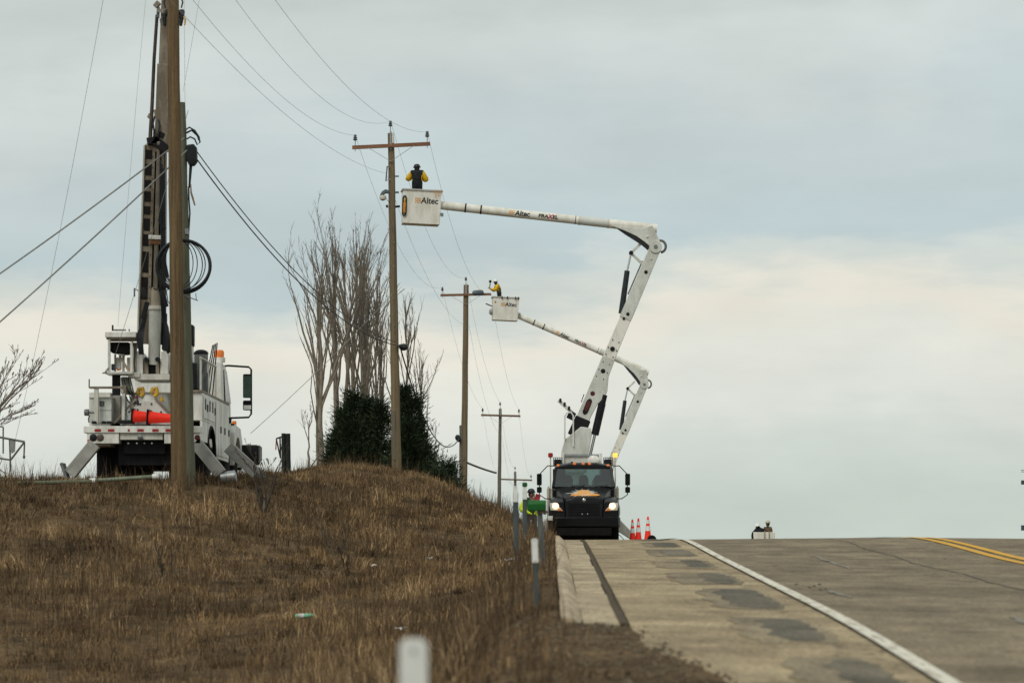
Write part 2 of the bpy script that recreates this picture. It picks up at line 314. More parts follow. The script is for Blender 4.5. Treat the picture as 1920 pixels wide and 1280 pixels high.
def sheet(name, xs, ys, zf, m, parent=None, smooth=True):
    xs, ys = np.asarray(xs, float), np.asarray(ys, float); X, Y = np.meshgrid(xs, ys); Z = zf(X, Y)
    v = np.stack([X, Y, Z], -1).reshape(-1, 3); nx, ny = len(xs), len(ys)
    i = (np.arange(ny - 1)[:, None] * nx + np.arange(nx - 1)).ravel(); f = np.stack([i, i + 1, i + nx + 1, i + nx], 1)
    me = bpy.data.meshes.new(name); me.vertices.add(len(v)); me.vertices.foreach_set('co', v.ravel()); me.loops.add(f.size); me.loops.foreach_set('vertex_index', f.ravel())
    me.polygons.add(len(f)); me.polygons.foreach_set('loop_start', np.arange(0, f.size, 4)); me.update(calc_edges=True); me.validate()
    me.polygons.foreach_set('use_smooth', [smooth] * len(me.polygons)); me.materials.append(m)
    o = bpy.data.objects.new(name, me); COL.objects.link(o)
    if parent is not None: o.parent = parent
    return o
def mat_ground():
    m = bpy.data.materials.new('thatch_and_soil'); m.use_nodes = True; nt = m.node_tree; N = nt.nodes; Lk = nt.links; b = N['Principled BSDF']; b.inputs['Roughness'].default_value = .95; b.inputs['Specular IOR Level'].default_value = .1
    tc = N.new('ShaderNodeTexCoord')
    def nz(s, d, st=(1, 1, 1)):
        mp = N.new('ShaderNodeMapping'); mp.inputs['Scale'].default_value = st; Lk.new(tc.outputs['Object'], mp.inputs[0]); n = N.new('ShaderNodeTexNoise'); n.inputs['Scale'].default_value = s; n.inputs['Detail'].default_value = d; n.inputs['Roughness'].default_value = .65; Lk.new(mp.outputs[0], n.inputs[0]); return n.outputs['Fac']
    r1 = N.new('ShaderNodeValToRGB'); Lk.new(nz(.9, 8), r1.inputs[0]); e = r1.color_ramp.elements; e[0].position = .36; e[0].color = (.065, .045, .026, 1); e[1].position = .66; e[1].color = (.21, .145, .08, 1)
    r2 = N.new('ShaderNodeValToRGB'); Lk.new(nz(14, 6), r2.inputs[0]); e = r2.color_ramp.elements; e[0].position = .38; e[0].color = (.45, .42, .4, 1); e[1].position = .65; e[1].color = (1.25, 1.2, 1.1, 1)
    mx = N.new('ShaderNodeMix'); mx.data_type = 'RGBA'; mx.blend_type = 'MULTIPLY'; mx.inputs[0].default_value = 1; Lk.new(r1.outputs[0], mx.inputs[6]); Lk.new(r2.outputs[0], mx.inputs[7]); Lk.new(mx.outputs[2], b.inputs['Base Color'])
    bp = N.new('ShaderNodeBump'); bp.inputs['Strength'].default_value = .8; bp.inputs['Distance'].default_value = .05; Lk.new(nz(22, 6), bp.inputs['Height']); Lk.new(bp.outputs[0], b.inputs['Normal'])
    return m
def mat_pave(name, base, dark, light, crack=True, seed=0, rough=.85):
    m = bpy.data.materials.new(name); m.use_nodes = True; nt = m.node_tree; N = nt.nodes; Lk = nt.links; b = N['Principled BSDF']; b.inputs['Roughness'].default_value = rough; b.inputs['Specular IOR Level'].default_value = .25
    tc = N.new('ShaderNodeTexCoord')
    def nz(s, d, st=(1, 1, 1), ro=.6):
        mp = N.new('ShaderNodeMapping'); mp.inputs['Scale'].default_value = st; mp.inputs['Location'].default_value = (seed, seed * 2, 0); Lk.new(tc.outputs['Object'], mp.inputs[0]); n = N.new('ShaderNodeTexNoise'); n.inputs['Scale'].default_value = s; n.inputs['Detail'].default_value = d; n.inputs['Roughness'].default_value = ro; Lk.new(mp.outputs[0], n.inputs[0]); return n.outputs['Fac']
    def ramp(f, a, ca, bb, cb):
        r = N.new('ShaderNodeValToRGB'); Lk.new(f, r.inputs[0]); e = r.color_ramp.elements; e[0].position = a; e[0].color = tuple(ca) + (1,); e[1].position = bb; e[1].color = tuple(cb) + (1,); return r.outputs[0]
    def mul(a, c):
        mx = N.new('ShaderNodeMix'); mx.data_type = 'RGBA'; mx.blend_type = 'MULTIPLY'; mx.inputs[0].default_value = 1; Lk.new(a, mx.inputs[6]); Lk.new(c, mx.inputs[7]); return mx.outputs[2]
    c = ramp(nz(.55, 5, (1.6, .35, 1)), .35, dark, .65, light)          # wheel-track wear and stains, long with the road
    c = mul(c, ramp(nz(2.2, 9, (1, .5, 1)), .34, (.70, .69, .68), .62, (1.14, 1.14, 1.13)))
    c = mul(c, ramp(nz(.35, 6, (.3, 2.2, 1)), .36, (.80, .79, .77), .6, (1.08, 1.08, 1.08)))
    c = mul(c, ramp(nz(26, 6, (1, .35, 1)), .3, (.58, .58, .58), .7, (1.36, 1.36, 1.36)))
    if crack:
        wv = N.new('ShaderNodeTexVoronoi'); wv.feature = 'DISTANCE_TO_EDGE'; wv.inputs['Scale'].default_value = .33
        mp = N.new('ShaderNodeMapping'); Lk.new(tc.outputs['Object'], mp.inputs[0]); ns = N.new('ShaderNodeTexNoise'); ns.inputs['Scale'].default_value = 1.4; Lk.new(mp.outputs[0], ns.inputs[0])
        va = N.new('ShaderNodeVectorMath'); va.operation = 'ADD'; Lk.new(mp.outputs[0], va.inputs[0]); Lk.new(ns.outputs['Color'], va.inputs[1]); Lk.new(va.outputs[0], wv.inputs[0])
        c = mul(c, ramp(wv.outputs['Distance'], .004, (.55, .54, .52), .012, (1, 1, 1)))
    Lk.new(c, b.inputs['Base Color'])
    bp = N.new('ShaderNodeBump'); bp.inputs['Strength'].default_value = .35; bp.inputs['Distance'].default_value = .01; Lk.new(nz(70, 4), bp.inputs['Height']); Lk.new(bp.outputs[0], b.inputs['Normal'])
    MATS[name] = m; return m
GROUND = mat_ground()
ASPH = mat_pave('worn_brown_asphalt', 0, (.172, .134, .086), (.236, .188, .121))
CONC = mat_pave('tan_concrete', 0, (.288, .222, .134), (.388, .308, .190), seed=5)
CURBM = mat_pave('kerb_concrete', 0, (.40, .315, .215), (.50, .41, .29), crack=False, seed=9)
JOINT = mat('joint_dirt', (.085, .065, .042), .95, var=.3, scale=6)
PATCH = mat_pave('grey_patch', 0, (.092, .082, .062), (.165, .14, .10), crack=False, seed=3)
PATCHE = mat_pave('worn_patch_margin', 0, (.185, .150, .10), (.285, .228, .145), crack=False, seed=4)
GUTM = mat_pave('gutter_concrete', 0, (.345, .275, .18), (.45, .37, .25), crack=False, seed=12)
GRIT = mat('gutter_grit', (.075, .052, .030), .95, var=.4, scale=8, bump=.4)
LINEW = mat('white_line_paint', (.66, .62, .52), .7, scale=2.2, stretch=(6, 1, 1), col2=(.38, .33, .25), lo=.40, hi=.5, fine=.2)
LINEY = mat('yellow_line_paint', (.62, .33, .022), .7, scale=2.2, stretch=(6, 1, 1), col2=(.46, .24, .022), lo=.3, hi=.5, fine=.1)

ysd = np.concatenate([np.arange(-40, 14, 2), np.arange(14, 30, .3), np.arange(30, 112, .5), np.arange(112, 180, 2), np.arange(180, 300, 8), [320, 360, 420, 520, 700, 1000, 1600, 2600, 4500, 8000]])
xsd = np.concatenate([[-6000, -2000, -800, -400, -200, -120, -80], np.arange(-60, -16, 2), np.arange(-16, -1.5, .3), np.arange(-1.5, 0, .12), [.03, .07, .08], np.arange(.12, 2.4, .1), [3, 6, 10, 13.5, 14, 14.3, 16, 20, 30, 50, 80, 150, 400, 1500, 6000]])
tag(sheet('ground', xsd, ysd, gz, GROUND), kind='structure')
yroad = np.concatenate([np.arange(-40, 40, 1), np.arange(40, 75, .4), np.arange(75, 180, 1.5), np.arange(180, 500, 10)])
road = tag(sheet('road', np.concatenate([np.arange(.52, 2.5, .39), [2.5], np.arange(3, 14.1, .5)]), yroad, lambda x, y: zroad(x, y) - np.where(x < 2.45, .03, 0), ASPH), kind='structure')
# the base under the shoulder slabs shows as the joints between them
shoulder = tag(sheet('road_shoulder', [.5, 1.5, 2.44], yroad, lambda x, y: zroad(x, y) - .018, JOINT), kind='structure')
def slab(name, x0, x1, y0, y1, dz, m, parent, th=.03, n=3, edge=None):
    ys = np.linspace(y0, y1, max(2, int((y1 - y0) / 1.0) + 1)); b = MB(); secs = []
    for y in ys:
        zs = [float(zroad(x, y)) + dz for x in (x0, x1)]
        secs.append([(x0, y, zs[0] - th), (x1, y, zs[1] - th), (x1, y, zs[1]), (x0, y, zs[0])])
    b.loft(secs); return b.build(name, m, parent, smooth=20)
joints = [-10, -4, 2, 8, 13.6, 18.4, 23.0, 28.4, 35.2, 41.0, 46.9, 52.6, 58.2, 64, 70, 76, 82, 88, 94, 100, 106, 112, 118, 124]
for a, b_ in zip(joints[:-1], joints[1:]): slab('shoulder_slab', .66, 2.42, a + .012, b_ - .012, .004, CONC, shoulder)
# dark asphalt patches in the slabs beside the edge line
for i, (a, b_) in enumerate(zip(joints[:-1], joints[1:])):
    if a < 8 or a > 100: continue
    L = b_ - a; r = random.Random(i); f0, f1 = r.uniform(.10, .20), r.uniform(.08, .16)
    for nm_, m_, gx, dz_, xa0, xb0 in (('worn_patch_edge', PATCHE, 0, .008, 1.50 + r.uniform(-.1, .12), 2.22), ('asphalt_patch', PATCH, .04, .012, 1.78 + r.uniform(-.08, .1), 2.18 + r.uniform(-.05, .04))):
        y0, y1 = a + (f0 + gx) * L, b_ - (f1 + gx) * L; secs = []; K = 22
        for k in range(K + 1):
            t = k / K; y = y0 + (y1 - y0) * t; inset = .10 * (1 - min(1, 7 * t, 7 * (1 - t)))
            xa = xa0 + .035 * math.sin(i * 3 + k * .9) + .02 * r.uniform(-1, 1) + inset; xb = xb0 + .02 * math.sin(i + k * 1.3) + .012 * r.uniform(-1, 1) - inset
            za, zb = float(zroad(xa, y)) + dz_, float(zroad(xb, y)) + dz_
            secs.append([(xa, y, za - .02), (xb, y, zb - .02), (xb, y, zb), (xa, y, za)])
        MB().loft(secs).build(nm_, m_, shoulder, smooth=20)
# kerb and gutter, cast in lengths
kerb = tag(sheet('kerb_footing', [.10, .3, .655], yroad[yroad > CURB_END + .2], lambda x, y: zroad(x, y) - .035, JOINT), kind='structure')
kj = [CURB_END, 29.6, 33.0, 36.2, 39.8, 43.0, 46.4, 49.6, 53, 56, 59, 62, 65, 68, 71, 74, 77, 80, 84, 88, 92, 96, 100, 104, 108, 112, 116, 120]
for i, (a, b_) in enumerate(zip(kj[:-1], kj[1:])):
    j = .006 * math.sin(i * 1.7); ys = np.linspace(a + .012, b_ - .012, 5); secs = []
    prof = [(.085, -.12), (.085, .082), (.10, .093), (.16, .088), (.18, .078), (.255, .010), (.268, -.004), (.268, -.12)]
    if i == 0: prof0 = [(x, min(z, .05)) for x, z in prof]
    for k, y in enumerate(ys):
        pr = prof
        secs.append([(x + j, y, float(zroad(.3, y)) + (z if not (i == 0 and k == 0) else min(z, .06))) for x, z in pr])
    MB().loft(secs).build('kerb_stone', CURBM, kerb, smooth=30)
    slab('gutter_slab', .272, .575 + .015 * math.sin(i * 2.3), a + .010, b_ - .010, .0 + .003 * math.sin(i * 4.1), GUTM, kerb)
# grit washed into the seam between gutter and shoulder
gb = MB(); secs = []
for k, y in enumerate(np.arange(CURB_END + .1, 66, .22)):
    fr = float(sstep(60, 27, y)); w0 = .580 - .012 * fr * (1 + .6 * math.sin(k * .11) * math.sin(k * .051 + 1)); w1 = .622 + .030 * fr * (1 + .7 * math.sin(k * .09) * math.sin(k * .13 + 2)) + .006 * math.sin(k * 1.3); z = float(zroad(.6, y))
    secs.append([(w0, y, z - .03), (w1, y, z - .03), (w1 - .01, y, z + .009), ((w0 + w1) / 2, y, z + .013), (w0 + .01, y, z + .007)])
tag(gb.loft(secs).build('gutter_grit', GRIT), 'dark line of grit in the seam between gutter and shoulder', 'grit', kind='stuff')
def line(name, x0, x1, m, dz=.008):
    return tag(sheet(name, [x0, x1], yroad[yroad > -20], lambda x, y: zroad(x, y) + dz + .004 + .01 * (x < 2.46), m), kind='structure')
lw = line('road_edge_line', 2.44, 2.585, LINEW); line('road_centre_line', 6.78, 6.94, LINEY); line('road_centre_line', 7.06, 7.22, LINEY)
# pale scuffs and a tar seam on the traffic lane
SCUFF = mat('pale_scuff', (.215, .195, .155), .8, var=.2, scale=6); TAR = mat('tar_seam', (.105, .087, .062), .7, var=.3, scale=5)
def ribbon(name, pts, w, m, dz=.007):
    b = MB(); vs = []; fs = []
    for k, (x, y) in enumerate(pts):
        ww = w * (.5 + .5 * math.sin(math.pi * (k + .6) / (len(pts) + .2))) * (1 + .4 * math.sin(k * 2.3)); vs += [(x - ww / 2, y, float(zroad(x - ww / 2, y)) + dz), (x + ww / 2, y, float(zroad(x + ww / 2, y)) + dz)]
    for k in range(len(pts) - 1): fs.append((2 * k, 2 * k + 1, 2 * k + 3, 2 * k + 2))
    b.add(vs, fs); return b.build(name, m, road, smooth=0)
for (xa, ya, xb, yb, w, m) in [(4.05, 49, 4.0, 42.5, .07, SCUFF), (4.10, 28.5, 4.02, 25.2, .09, SCUFF), (4.02, 19.6, 3.9, 18.4, .07, SCUFF), (2.98, 34.5, 3.06, 32.5, .09, SCUFF)]:
    ribbon('tyre_scuff', [(xa + (xb - xa) * t + .02 * math.sin(t * 17), ya + (yb - ya) * t) for t in np.linspace(0, 1, 12)], w, m)
ribbon('tar_seam', [(5.25 + .05 * math.sin(y * .8) + .02 * math.sin(y * 3.1), y) for y in np.arange(22, 61, .8)], .035, TAR)
for (x, y) in [(2.78, 36.2), (2.86, 35.3), (2.92, 34.6), (3.0, 34.9), (2.95, 35.8), (3.05, 36.3)]:
    MB().lathe([(.02, 0), (.022, .008), (.012, .014), (.001, .015)], (x, y, float(zroad(x, y)) + .001), n=7).build('asphalt_crumb', TAR, road)

# ---------------------------------------------------------------- dry grass on the bank
def mat_grass(name, cols, fade):
    m = bpy.data.materials.new(name); m.use_nodes = True; nt = m.node_tree; N = nt.nodes; Lk = nt.links; b = N['Principled BSDF']; b.inputs['Roughness'].default_value = .8; b.inputs['Specular IOR Level'].default_value = .15
    at = N.new('ShaderNodeAttribute'); at.attribute_name = 'tint'; rp = N.new('ShaderNodeValToRGB'); Lk.new(at.outputs['Fac'], rp.inputs[0]); cr = rp.color_ramp
    cr.elements[0].position = 0; cr.elements[0].color = cols[0] + (1,); cr.elements[1].position = 1; cr.elements[1].color = cols[-1] + (1,)
    for i, c in enumerate(cols[1:-1]): e = cr.elements.new((i + 1) / (len(cols) - 1)); e.color = c + (1,)
    tc = N.new('ShaderNodeTexCoord'); n = N.new('ShaderNodeTexNoise'); n.inputs['Scale'].default_value = .42; n.inputs['Detail'].default_value = 8; n.inputs['Roughness'].default_value = .65; Lk.new(tc.outputs['Object'], n.inputs[0])
    r2 = N.new('ShaderNodeValToRGB'); Lk.new(n.outputs['Fac'], r2.inputs[0]); e = r2.color_ramp.elements; e[0].position = .39; e[0].color = (.36, .34, .34, 1); e[1].position = .58; e[1].color = (1.3, 1.22, 1.12, 1)
    mx = N.new('ShaderNodeMix'); mx.data_type = 'RGBA'; mx.blend_type = 'MULTIPLY'; mx.inputs[0].default_value = fade; Lk.new(rp.outputs[0], mx.inputs[6]); Lk.new(r2.outputs[0], mx.inputs[7]); Lk.new(mx.outputs[2], b.inputs['Base Color'])
    return m
def blades(name, label, cat, x, y, h, w, lean, tint, m, z0=-.02, seg2=.55):
    n = len(x); z = gz(x, y) + z0; an = RNG.uniform(0, 2 * np.pi, n); la = RNG.uniform(0, 2 * np.pi, n); ln = lean * h
    bx, by = np.cos(an) * w / 2, np.sin(an) * w / 2; lx, ly = np.cos(la) * ln, np.sin(la) * ln
    v = np.empty((n, 5, 3)); v[:, 0] = np.stack([x - bx, y - by, z], 1); v[:, 1] = np.stack([x + bx, y + by, z], 1)
    mx, my, mz = x + lx * .35, y + ly * .35, z + h * seg2
    v[:, 2] = np.stack([mx + bx * .8, my + by * .8, mz], 1); v[:, 3] = np.stack([mx - bx * .8, my - by * .8, mz], 1); v[:, 4] = np.stack([x + lx, y + ly, z + h * np.sqrt(np.maximum(.1, 1 - np.minimum(lean, .95) ** 2))], 1)
    k = np.arange(n) * 5; loops = np.empty((n, 7), int); loops[:, :4] = np.stack([k, k + 1, k + 2, k + 3], 1); loops[:, 4:] = np.stack([k + 3, k + 2, k + 4], 1)
    st = np.empty((n, 2), int); st[:, 0] = np.arange(n) * 7; st[:, 1] = st[:, 0] + 4
    me = bpy.data.meshes.new(name); me.vertices.add(n * 5); me.vertices.foreach_set('co', v.ravel()); me.loops.add(n * 7); me.loops.foreach_set('vertex_index', loops.ravel()); me.polygons.add(n * 2); me.polygons.foreach_set('loop_start', st.ravel()); me.update(calc_edges=True)
    a = me.attributes.new('tint', 'FLOAT', 'POINT'); a.data.foreach_set('value', np.repeat(np.clip(tint, 0, 1), 5)); me.materials.append(m)
    o = bpy.data.objects.new(name, me); COL.objects.link(o); return tag(o, label, cat, kind='stuff')
GRASS = mat_grass('dry_grass', [(.068, .046, .026), (.172, .116, .062), (.315, .22, .12), (.52, .395, .235)], 1.0)
WEED = mat_grass('dead_weed', [(.045, .03, .018), (.085, .058, .035), (.14, .095, .055)], .4)
def field(n, x0, x1, y0, y1):
    x = RNG.uniform(x0, x1, n); y = y0 + (y1 - y0) * RNG.uniform(0, 1, n) ** 1.15
    keep = np.where(y > CURB_END, x < .09 - .10 * RNG.uniform(0, 1, n) ** 2, x < verge_edge(y) - .25 - 1.1 * RNG.uniform(0, 1, n) ** .6); x, y = x[keep], y[keep]; return x, y
cx, cy = field(15500, -17, .6, 12, 112); nc = len(cx); den = wob(cx * .35, cy * .22) + .5 * wob(cx * .9 + 3, cy * .6)
ct = RNG.beta(1.5, 1.7, nc) * .8 + .14 * den; chh = (.10 + .16 * RNG.uniform(0, 1, nc) ** 1.7) * (1 + .28 * np.clip(den, -1.5, 1.5)); cl = RNG.uniform(0, 2 * np.pi, nc)
per = RNG.poisson(24, nc); idx = np.repeat(np.arange(nc), per); n = len(idx); sg = .06 + .10 * RNG.uniform(0, 1, nc)
x = cx[idx] + RNG.normal(0, 1, n) * sg[idx]; y = cy[idx] + RNG.normal(0, 1, n) * sg[idx] * 1.3
k = (x < np.where(y > CURB_END, .10, verge_edge(y) - .1)); x, y, idx = x[k], y[k], idx[k]; n = len(x)
h = chh[idx] * RNG.uniform(.5, 1.5, n) * np.clip(.6 - x * .3, .6, 1.0)
gr = blades('dry_grass', 'matted brown dead grass covering the roadside bank', 'grass', x, y, h, RNG.uniform(.007, .017, n) * np.clip(y / 60, .6, 1.3), np.abs(RNG.normal(.55, .40, n)).clip(.02, 1.6), ct[idx] + RNG.normal(0, .14, n), GRASS)
x, y = field(40000, -17, .2, 14, 110); n = len(x); den = wob(x * .3 + 5, y * .2 + 1); k = den > RNG.normal(.25, .5, n); x, y = x[k], y[k]; n = len(x)
blades('dead_weed_stems', 'sparse dark dead weed stems standing above the matted grass', 'weeds', x, y, .35 + .45 * RNG.uniform(0, 1, n) ** 1.6, RNG.uniform(.007, .012, n), np.abs(RNG.normal(.22, .15, n)), RNG.uniform(0, 1, n), WEED)
# taller pale grass near the ditch this side
x, y = RNG.uniform(-6, -.6, 15000), RNG.uniform(16, 36, 15000); k = wob(x * .5, y * .35) + .3 * RNG.normal(0, 1, 15000) > .25; x, y = x[k], y[k]; n = len(x)
blades('tall_pale_grass', 'taller pale grass growing in the near ditch', 'grass', x, y, .25 + .30 * RNG.uniform(0, 1, n), RNG.uniform(.006, .011, n), np.abs(RNG.normal(.38, .15, n)), .55 + .5 * RNG.uniform(0, 1, n), GRASS)

# gravel and clods on the dirt turn-out
def gravel(n):
    x = RNG.uniform(-3.5, 2.2, n); y = RNG.uniform(8, 28, n); e = verge_edge(y); k = (x < e + .10 * RNG.normal(0, 1, n)) & (x > e - 2.6 * RNG.uniform(0, 1, n) - .3); x, y = x[k], y[k]; n = len(x)
    z = np.maximum(gz(x, y), np.where(x > .55, zroad(x, y) + .006, -9)); s_ = RNG.uniform(.006, .022, n) ** 1.0; o = np.array([(1, 0, 0), (0, 1, 0), (-1, 0, 0), (0, -1, 0), (0, 0, .8), (0, 0, -.6)], float)
    v = np.stack([x, y, z + s_ * .3], 1)[:, None, :] + o[None] * s_[:, None, None] * RNG.uniform(.6, 1.4, (n, 6, 1)); f0 = np.array([(0, 1, 4), (1, 2, 4), (2, 3, 4), (3, 0, 4), (1, 0, 5), (2, 1, 5), (3, 2, 5), (0, 3, 5)])
    f = (np.arange(n)[:, None, None] * 6 + f0[None]).reshape(-1, 3); me = bpy.data.meshes.new('gravel'); me.vertices.add(n * 6); me.vertices.foreach_set('co', v.ravel()); me.loops.add(f.size); me.loops.foreach_set('vertex_index', f.ravel()); me.polygons.add(len(f)); me.polygons.foreach_set('loop_start', np.arange(0, f.size, 3)); me.update(calc_edges=True)
    me.materials.append(mat('gravel_stone', (.21, .165, .11), .9, scale=9, col2=(.10, .075, .048))); o_ = bpy.data.objects.new('gravel', me); COL.objects.link(o_); tag(o_, 'loose gravel and clods on the dirt beside the pavement', 'gravel', kind='stuff')
gravel(14000)
# ---------------------------------------------------------------- utility poles
def loc(root, p): return Vector(p) - root.location
def pole_root(name, label, base_px, d, cat='utility pole', group=None):
    b = P(base_px, 900, d); b.z = gzf(b.x, b.y) - .15
    return thing(name, b, label, cat, group)
def shaft(root, top, r0, r1, m, name='shaft', bow=.0, bottom=None, seed=0):
    p0 = Vector(bottom) if bottom is not None else Vector((0, 0, 0)); p1 = loc(root, top); pts = []; rs = []
    for k in range(15):
        t = k / 14; p = p0.lerp(p1, t); p.x += bow * math.sin(math.pi * t) + .006 * math.sin(k * 2.1 + seed); pts.append(p); rs.append((r0 + (r1 - r0) * t) * (1 + .012 * math.sin(k * 1.7 + seed)))
    return MB().path(pts, rs, 18).build(name, m, root)
def insulator(root, p, s=1.0, name='insulator'):
    p = Vector(p); o = MB().lathe([(.012, 0), (.012, .16), (.03, .165), (.075, .19), (.08, .21), (.045, .23), (.062, .26), (.066, .28), (.04, .30), (.05, .335), (.045, .36), (.012, .37)], p, n=12)
    o.v = [tuple(p + (Vector(v) - p) * s) for v in o.v]; o = o.build(name, PORC, root)
    MB().tube(p - Vector((0, 0, .2 * s)), p + Vector((0, 0, .02)), .011 * s, n=6).build('pin', STEEL, o)
    return o
def xpole(name, label, d, base_px, top, arm, r0, r1, wood, armm, brace=True, arm_dy=-.17, centre_ins=True, bow=0, left=True, right=True, arm_h=.12):
    root = pole_root(name, label, base_px, d, group='wooden line poles along the road'); tp = P(top[0], top[1], d); shaft(root, tp, r0, r1, wood, bow=bow, seed=d)
    a0, a1 = loc(root, P(arm[0], arm[1], d)), loc(root, P(arm[2], arm[3], d)); a0.y += arm_dy; a1.y += arm_dy
    ar = MB().bar(a0, a1, .095, arm_h).build('crossarm', armm, root, bevel=.006)
    u = (a1 - a0).normalized(); upv = Vector((0, -1, 0)).cross(u) * -1; upv = upv if upv.z > 0 else -upv
    ins = []
    mid = (a0 + a1) / 2
    for s, e in ((1, a0), (-1, a1)):
        if brace:
            q = mid - u * s * (a1 - a0).length * .30 + Vector((0, -.055, -.03)); c = Vector((tp.x - root.location.x, 0, mid.z - .52)); c.x += 0.0; c = c + Vector((0, arm_dy * .98, 0))
            MB().bar(q, c, .012, .035, up=(0, 1, 0)).build('brace', STEEL, root)
        if (s == 1 and left) or (s == -1 and right):
            p = e + u * s * .10 + Vector((0, 0, arm_h / 2)); insulator(root, p); ins.append(root.location + p + Vector((0, 0, .34)))
        else: ins.append(root.location + e)
    MB().tube(mid + Vector((0, -.08, 0)), mid + Vector((0, .3, 0)), .02, n=8).build('bolt', STEEL, root)
    t = tp - root.location
    if centre_ins:
        MB().bar(t + Vector((0, arm_dy * .8, -.55)), t + Vector((0, arm_dy * .8, .05)), .06, .012, up=(0, 1, 0)).build('ridge_bracket', STEEL, root)
        insulator(root, t + Vector((-.01, arm_dy * .8, .05)), .95); ins.insert(1, root.location + t + Vector((0, arm_dy * .8, .38)))
    else: ins.insert(1, root.location + t + Vector((0, 0, .3)))
    return root, ins
D1, D2, D3, D4 = 107, 166, 200, 258
p1, I1 = xpole('utility_pole', 'tall wooden pole with rust-brown crossarm beside the nearer raised bucket', D1, 744, (733, 250), (661, 278, 807, 271), .165, .105, WOODM, ARM)
p2, I2 = xpole('utility_pole', 'wooden pole whose crossarm meets the farther bucket', D2, 868, (874, 534), (826, 554, 921, 552), .20, .13, WOODM, ARM, right=False)
p3, I3 = xpole('utility_pole', 'third wooden pole along the road, small crossarm, left of the black truck', D3, 934, (938, 766), (902, 778, 976, 780), .145, .09, WOODG, ARMD)
p4, I4 = xpole('utility_pole', 'farthest small pole whose crossarm shows beside the truck mirror', D4, 965, (966, 884), (936, 898, 998, 900), .14, .10, WOODG, ARMD)
# fittings on the first pole
q = lambda px, py, dy=0: loc(p1, P(px, py, D1)) + Vector((0, dy, 0))
lum = MB().loft([[q(748, 361, -.02) + Vector((0, a, b)) for a, b in ((-.03, -.03), (.03, -.03), (.03, .03), (-.03, .03))], [q(731, 361, -.05) + Vector((0, a, b)) for a, b in ((-.03, -.03), (.03, -.03), (.03, .03), (-.03, .03))]]).build('light_arm', DSTEEL, p1)
lm = MB().loft([[q(732, 361, -.05) + Vector((0, a, b)) for a, b in ((-.05, -.04), (.05, -.04), (.05, .05), (-.05, .05))], [q(723, 359, -.05) + Vector((0, a, b)) for a, b in ((-.1, -.07), (.1, -.07), (.09, .06), (-.09, .06))], [q(717, 362, -.05) + Vector((0, a, b)) for a, b in ((-.1, -.10), (.1, -.10), (.08, .05), (-.08, .05))], [q(713, 366, -.05) + Vector((0, a, b)) for a, b in ((-.06, -.08), (.06, -.08), (.05, .02), (-.05, .02))]]).build('street_light_head', mat('luminaire_grey', (.10, .13, .14), .5, var=.2), p1, bevel=.015)
MB().lathe([(.10, 0), (.12, -.05), (.10, -.13), (.04, -.17), (.01, -.175)], q(718, 367, -.05), n=14).build('lens', CLEARL, lm)
MB().path([q(724, 372, -.1), q(727, 377, -.12), q(731, 380, -.1), q(736, 380, -.08)], .008, 6).build('lamp_cable', CABLE, p1)
MB().tube(q(726.5, 313, -.18), q(724, 341, -.18), .022, n=8).build('fuse_tube', PORC, p1)
MB().tube(q(727, 313, -.18), q(733, 315, -.1), .014, n=6).build('fuse_bracket', STEEL, p1)
MB().tube(q(724, 340, -.18), q(733, 337, -.1), .014, n=6).build('fuse_bracket', STEEL, p1)
MB().bar(q(740, 331, -.05), q(748, 331, -.05), .03, .05).build('neutral_clamp', DSTEEL, p1)
MB().bar(q(740, 388, -.02), q(750, 387, -.02), .05, .07).build('pole_bracket', CHAR, p1)
MB().bar(q(724, 388, -.1), q(728, 387, -.1), .05, .09).build('pole_bracket', CHAR, p1)
MB().bar(q(737, 250, -.115), q(737, 269, -.115), .05, .01, up=(0, 1, 0)).build('pole_number_plate', REFLW, p1)
sp = MB().loft([[q(751 + 3 * math.cos(a) * r_, 650 + 4 * math.sin(a) * r_, y_) for a in [k * math.pi / 4 for k in range(8)]] for y_, r_ in ((-.28, .7), (-.22, 1.1), (.1, 1.2), (.2, .8))]).build('splice_case', CABLE, p1)
MB().ball(q(757, 651, -.1), (.15, .13, .12)).build('splice_case', CABLE, p1)
MB().bar(q(738, 770, -.17), q(741, 862, -.175), .10, .02, up=(0, 1, 0)).build('conduit_cover', WOODG, p1, bevel=.005)
MB().path([q(738.5, 420, -.16), q(739.5, 520, -.165), q(741, 640, -.17)], .008, 5).build('ground_wire', DSTEEL, p1)
for y_ in (455, 500, 560, 610): MB().b2(*[c for c in (q(739, y_).x - .02, q(739, y_).x + .02)], -.18, -.15, q(739, y_).z - .01, q(739, y_).z + .01).build('staple', STEEL, p1)
# short leaning stub pole beside the second one
sb = pole_root('stub_pole', 'short grey stub pole leaning close behind the second line pole', 864, 160); shaft(sb, P(864.5, 797, 160), .10, .085, WOODG)
for dx, dz in ((-5, 0), (-3, 3)): MB().ball(loc(sb, P(863 + dx, 820 + dz, 159.8)), (.13, .12, .15)).build('splice_case', CABLE, sb)

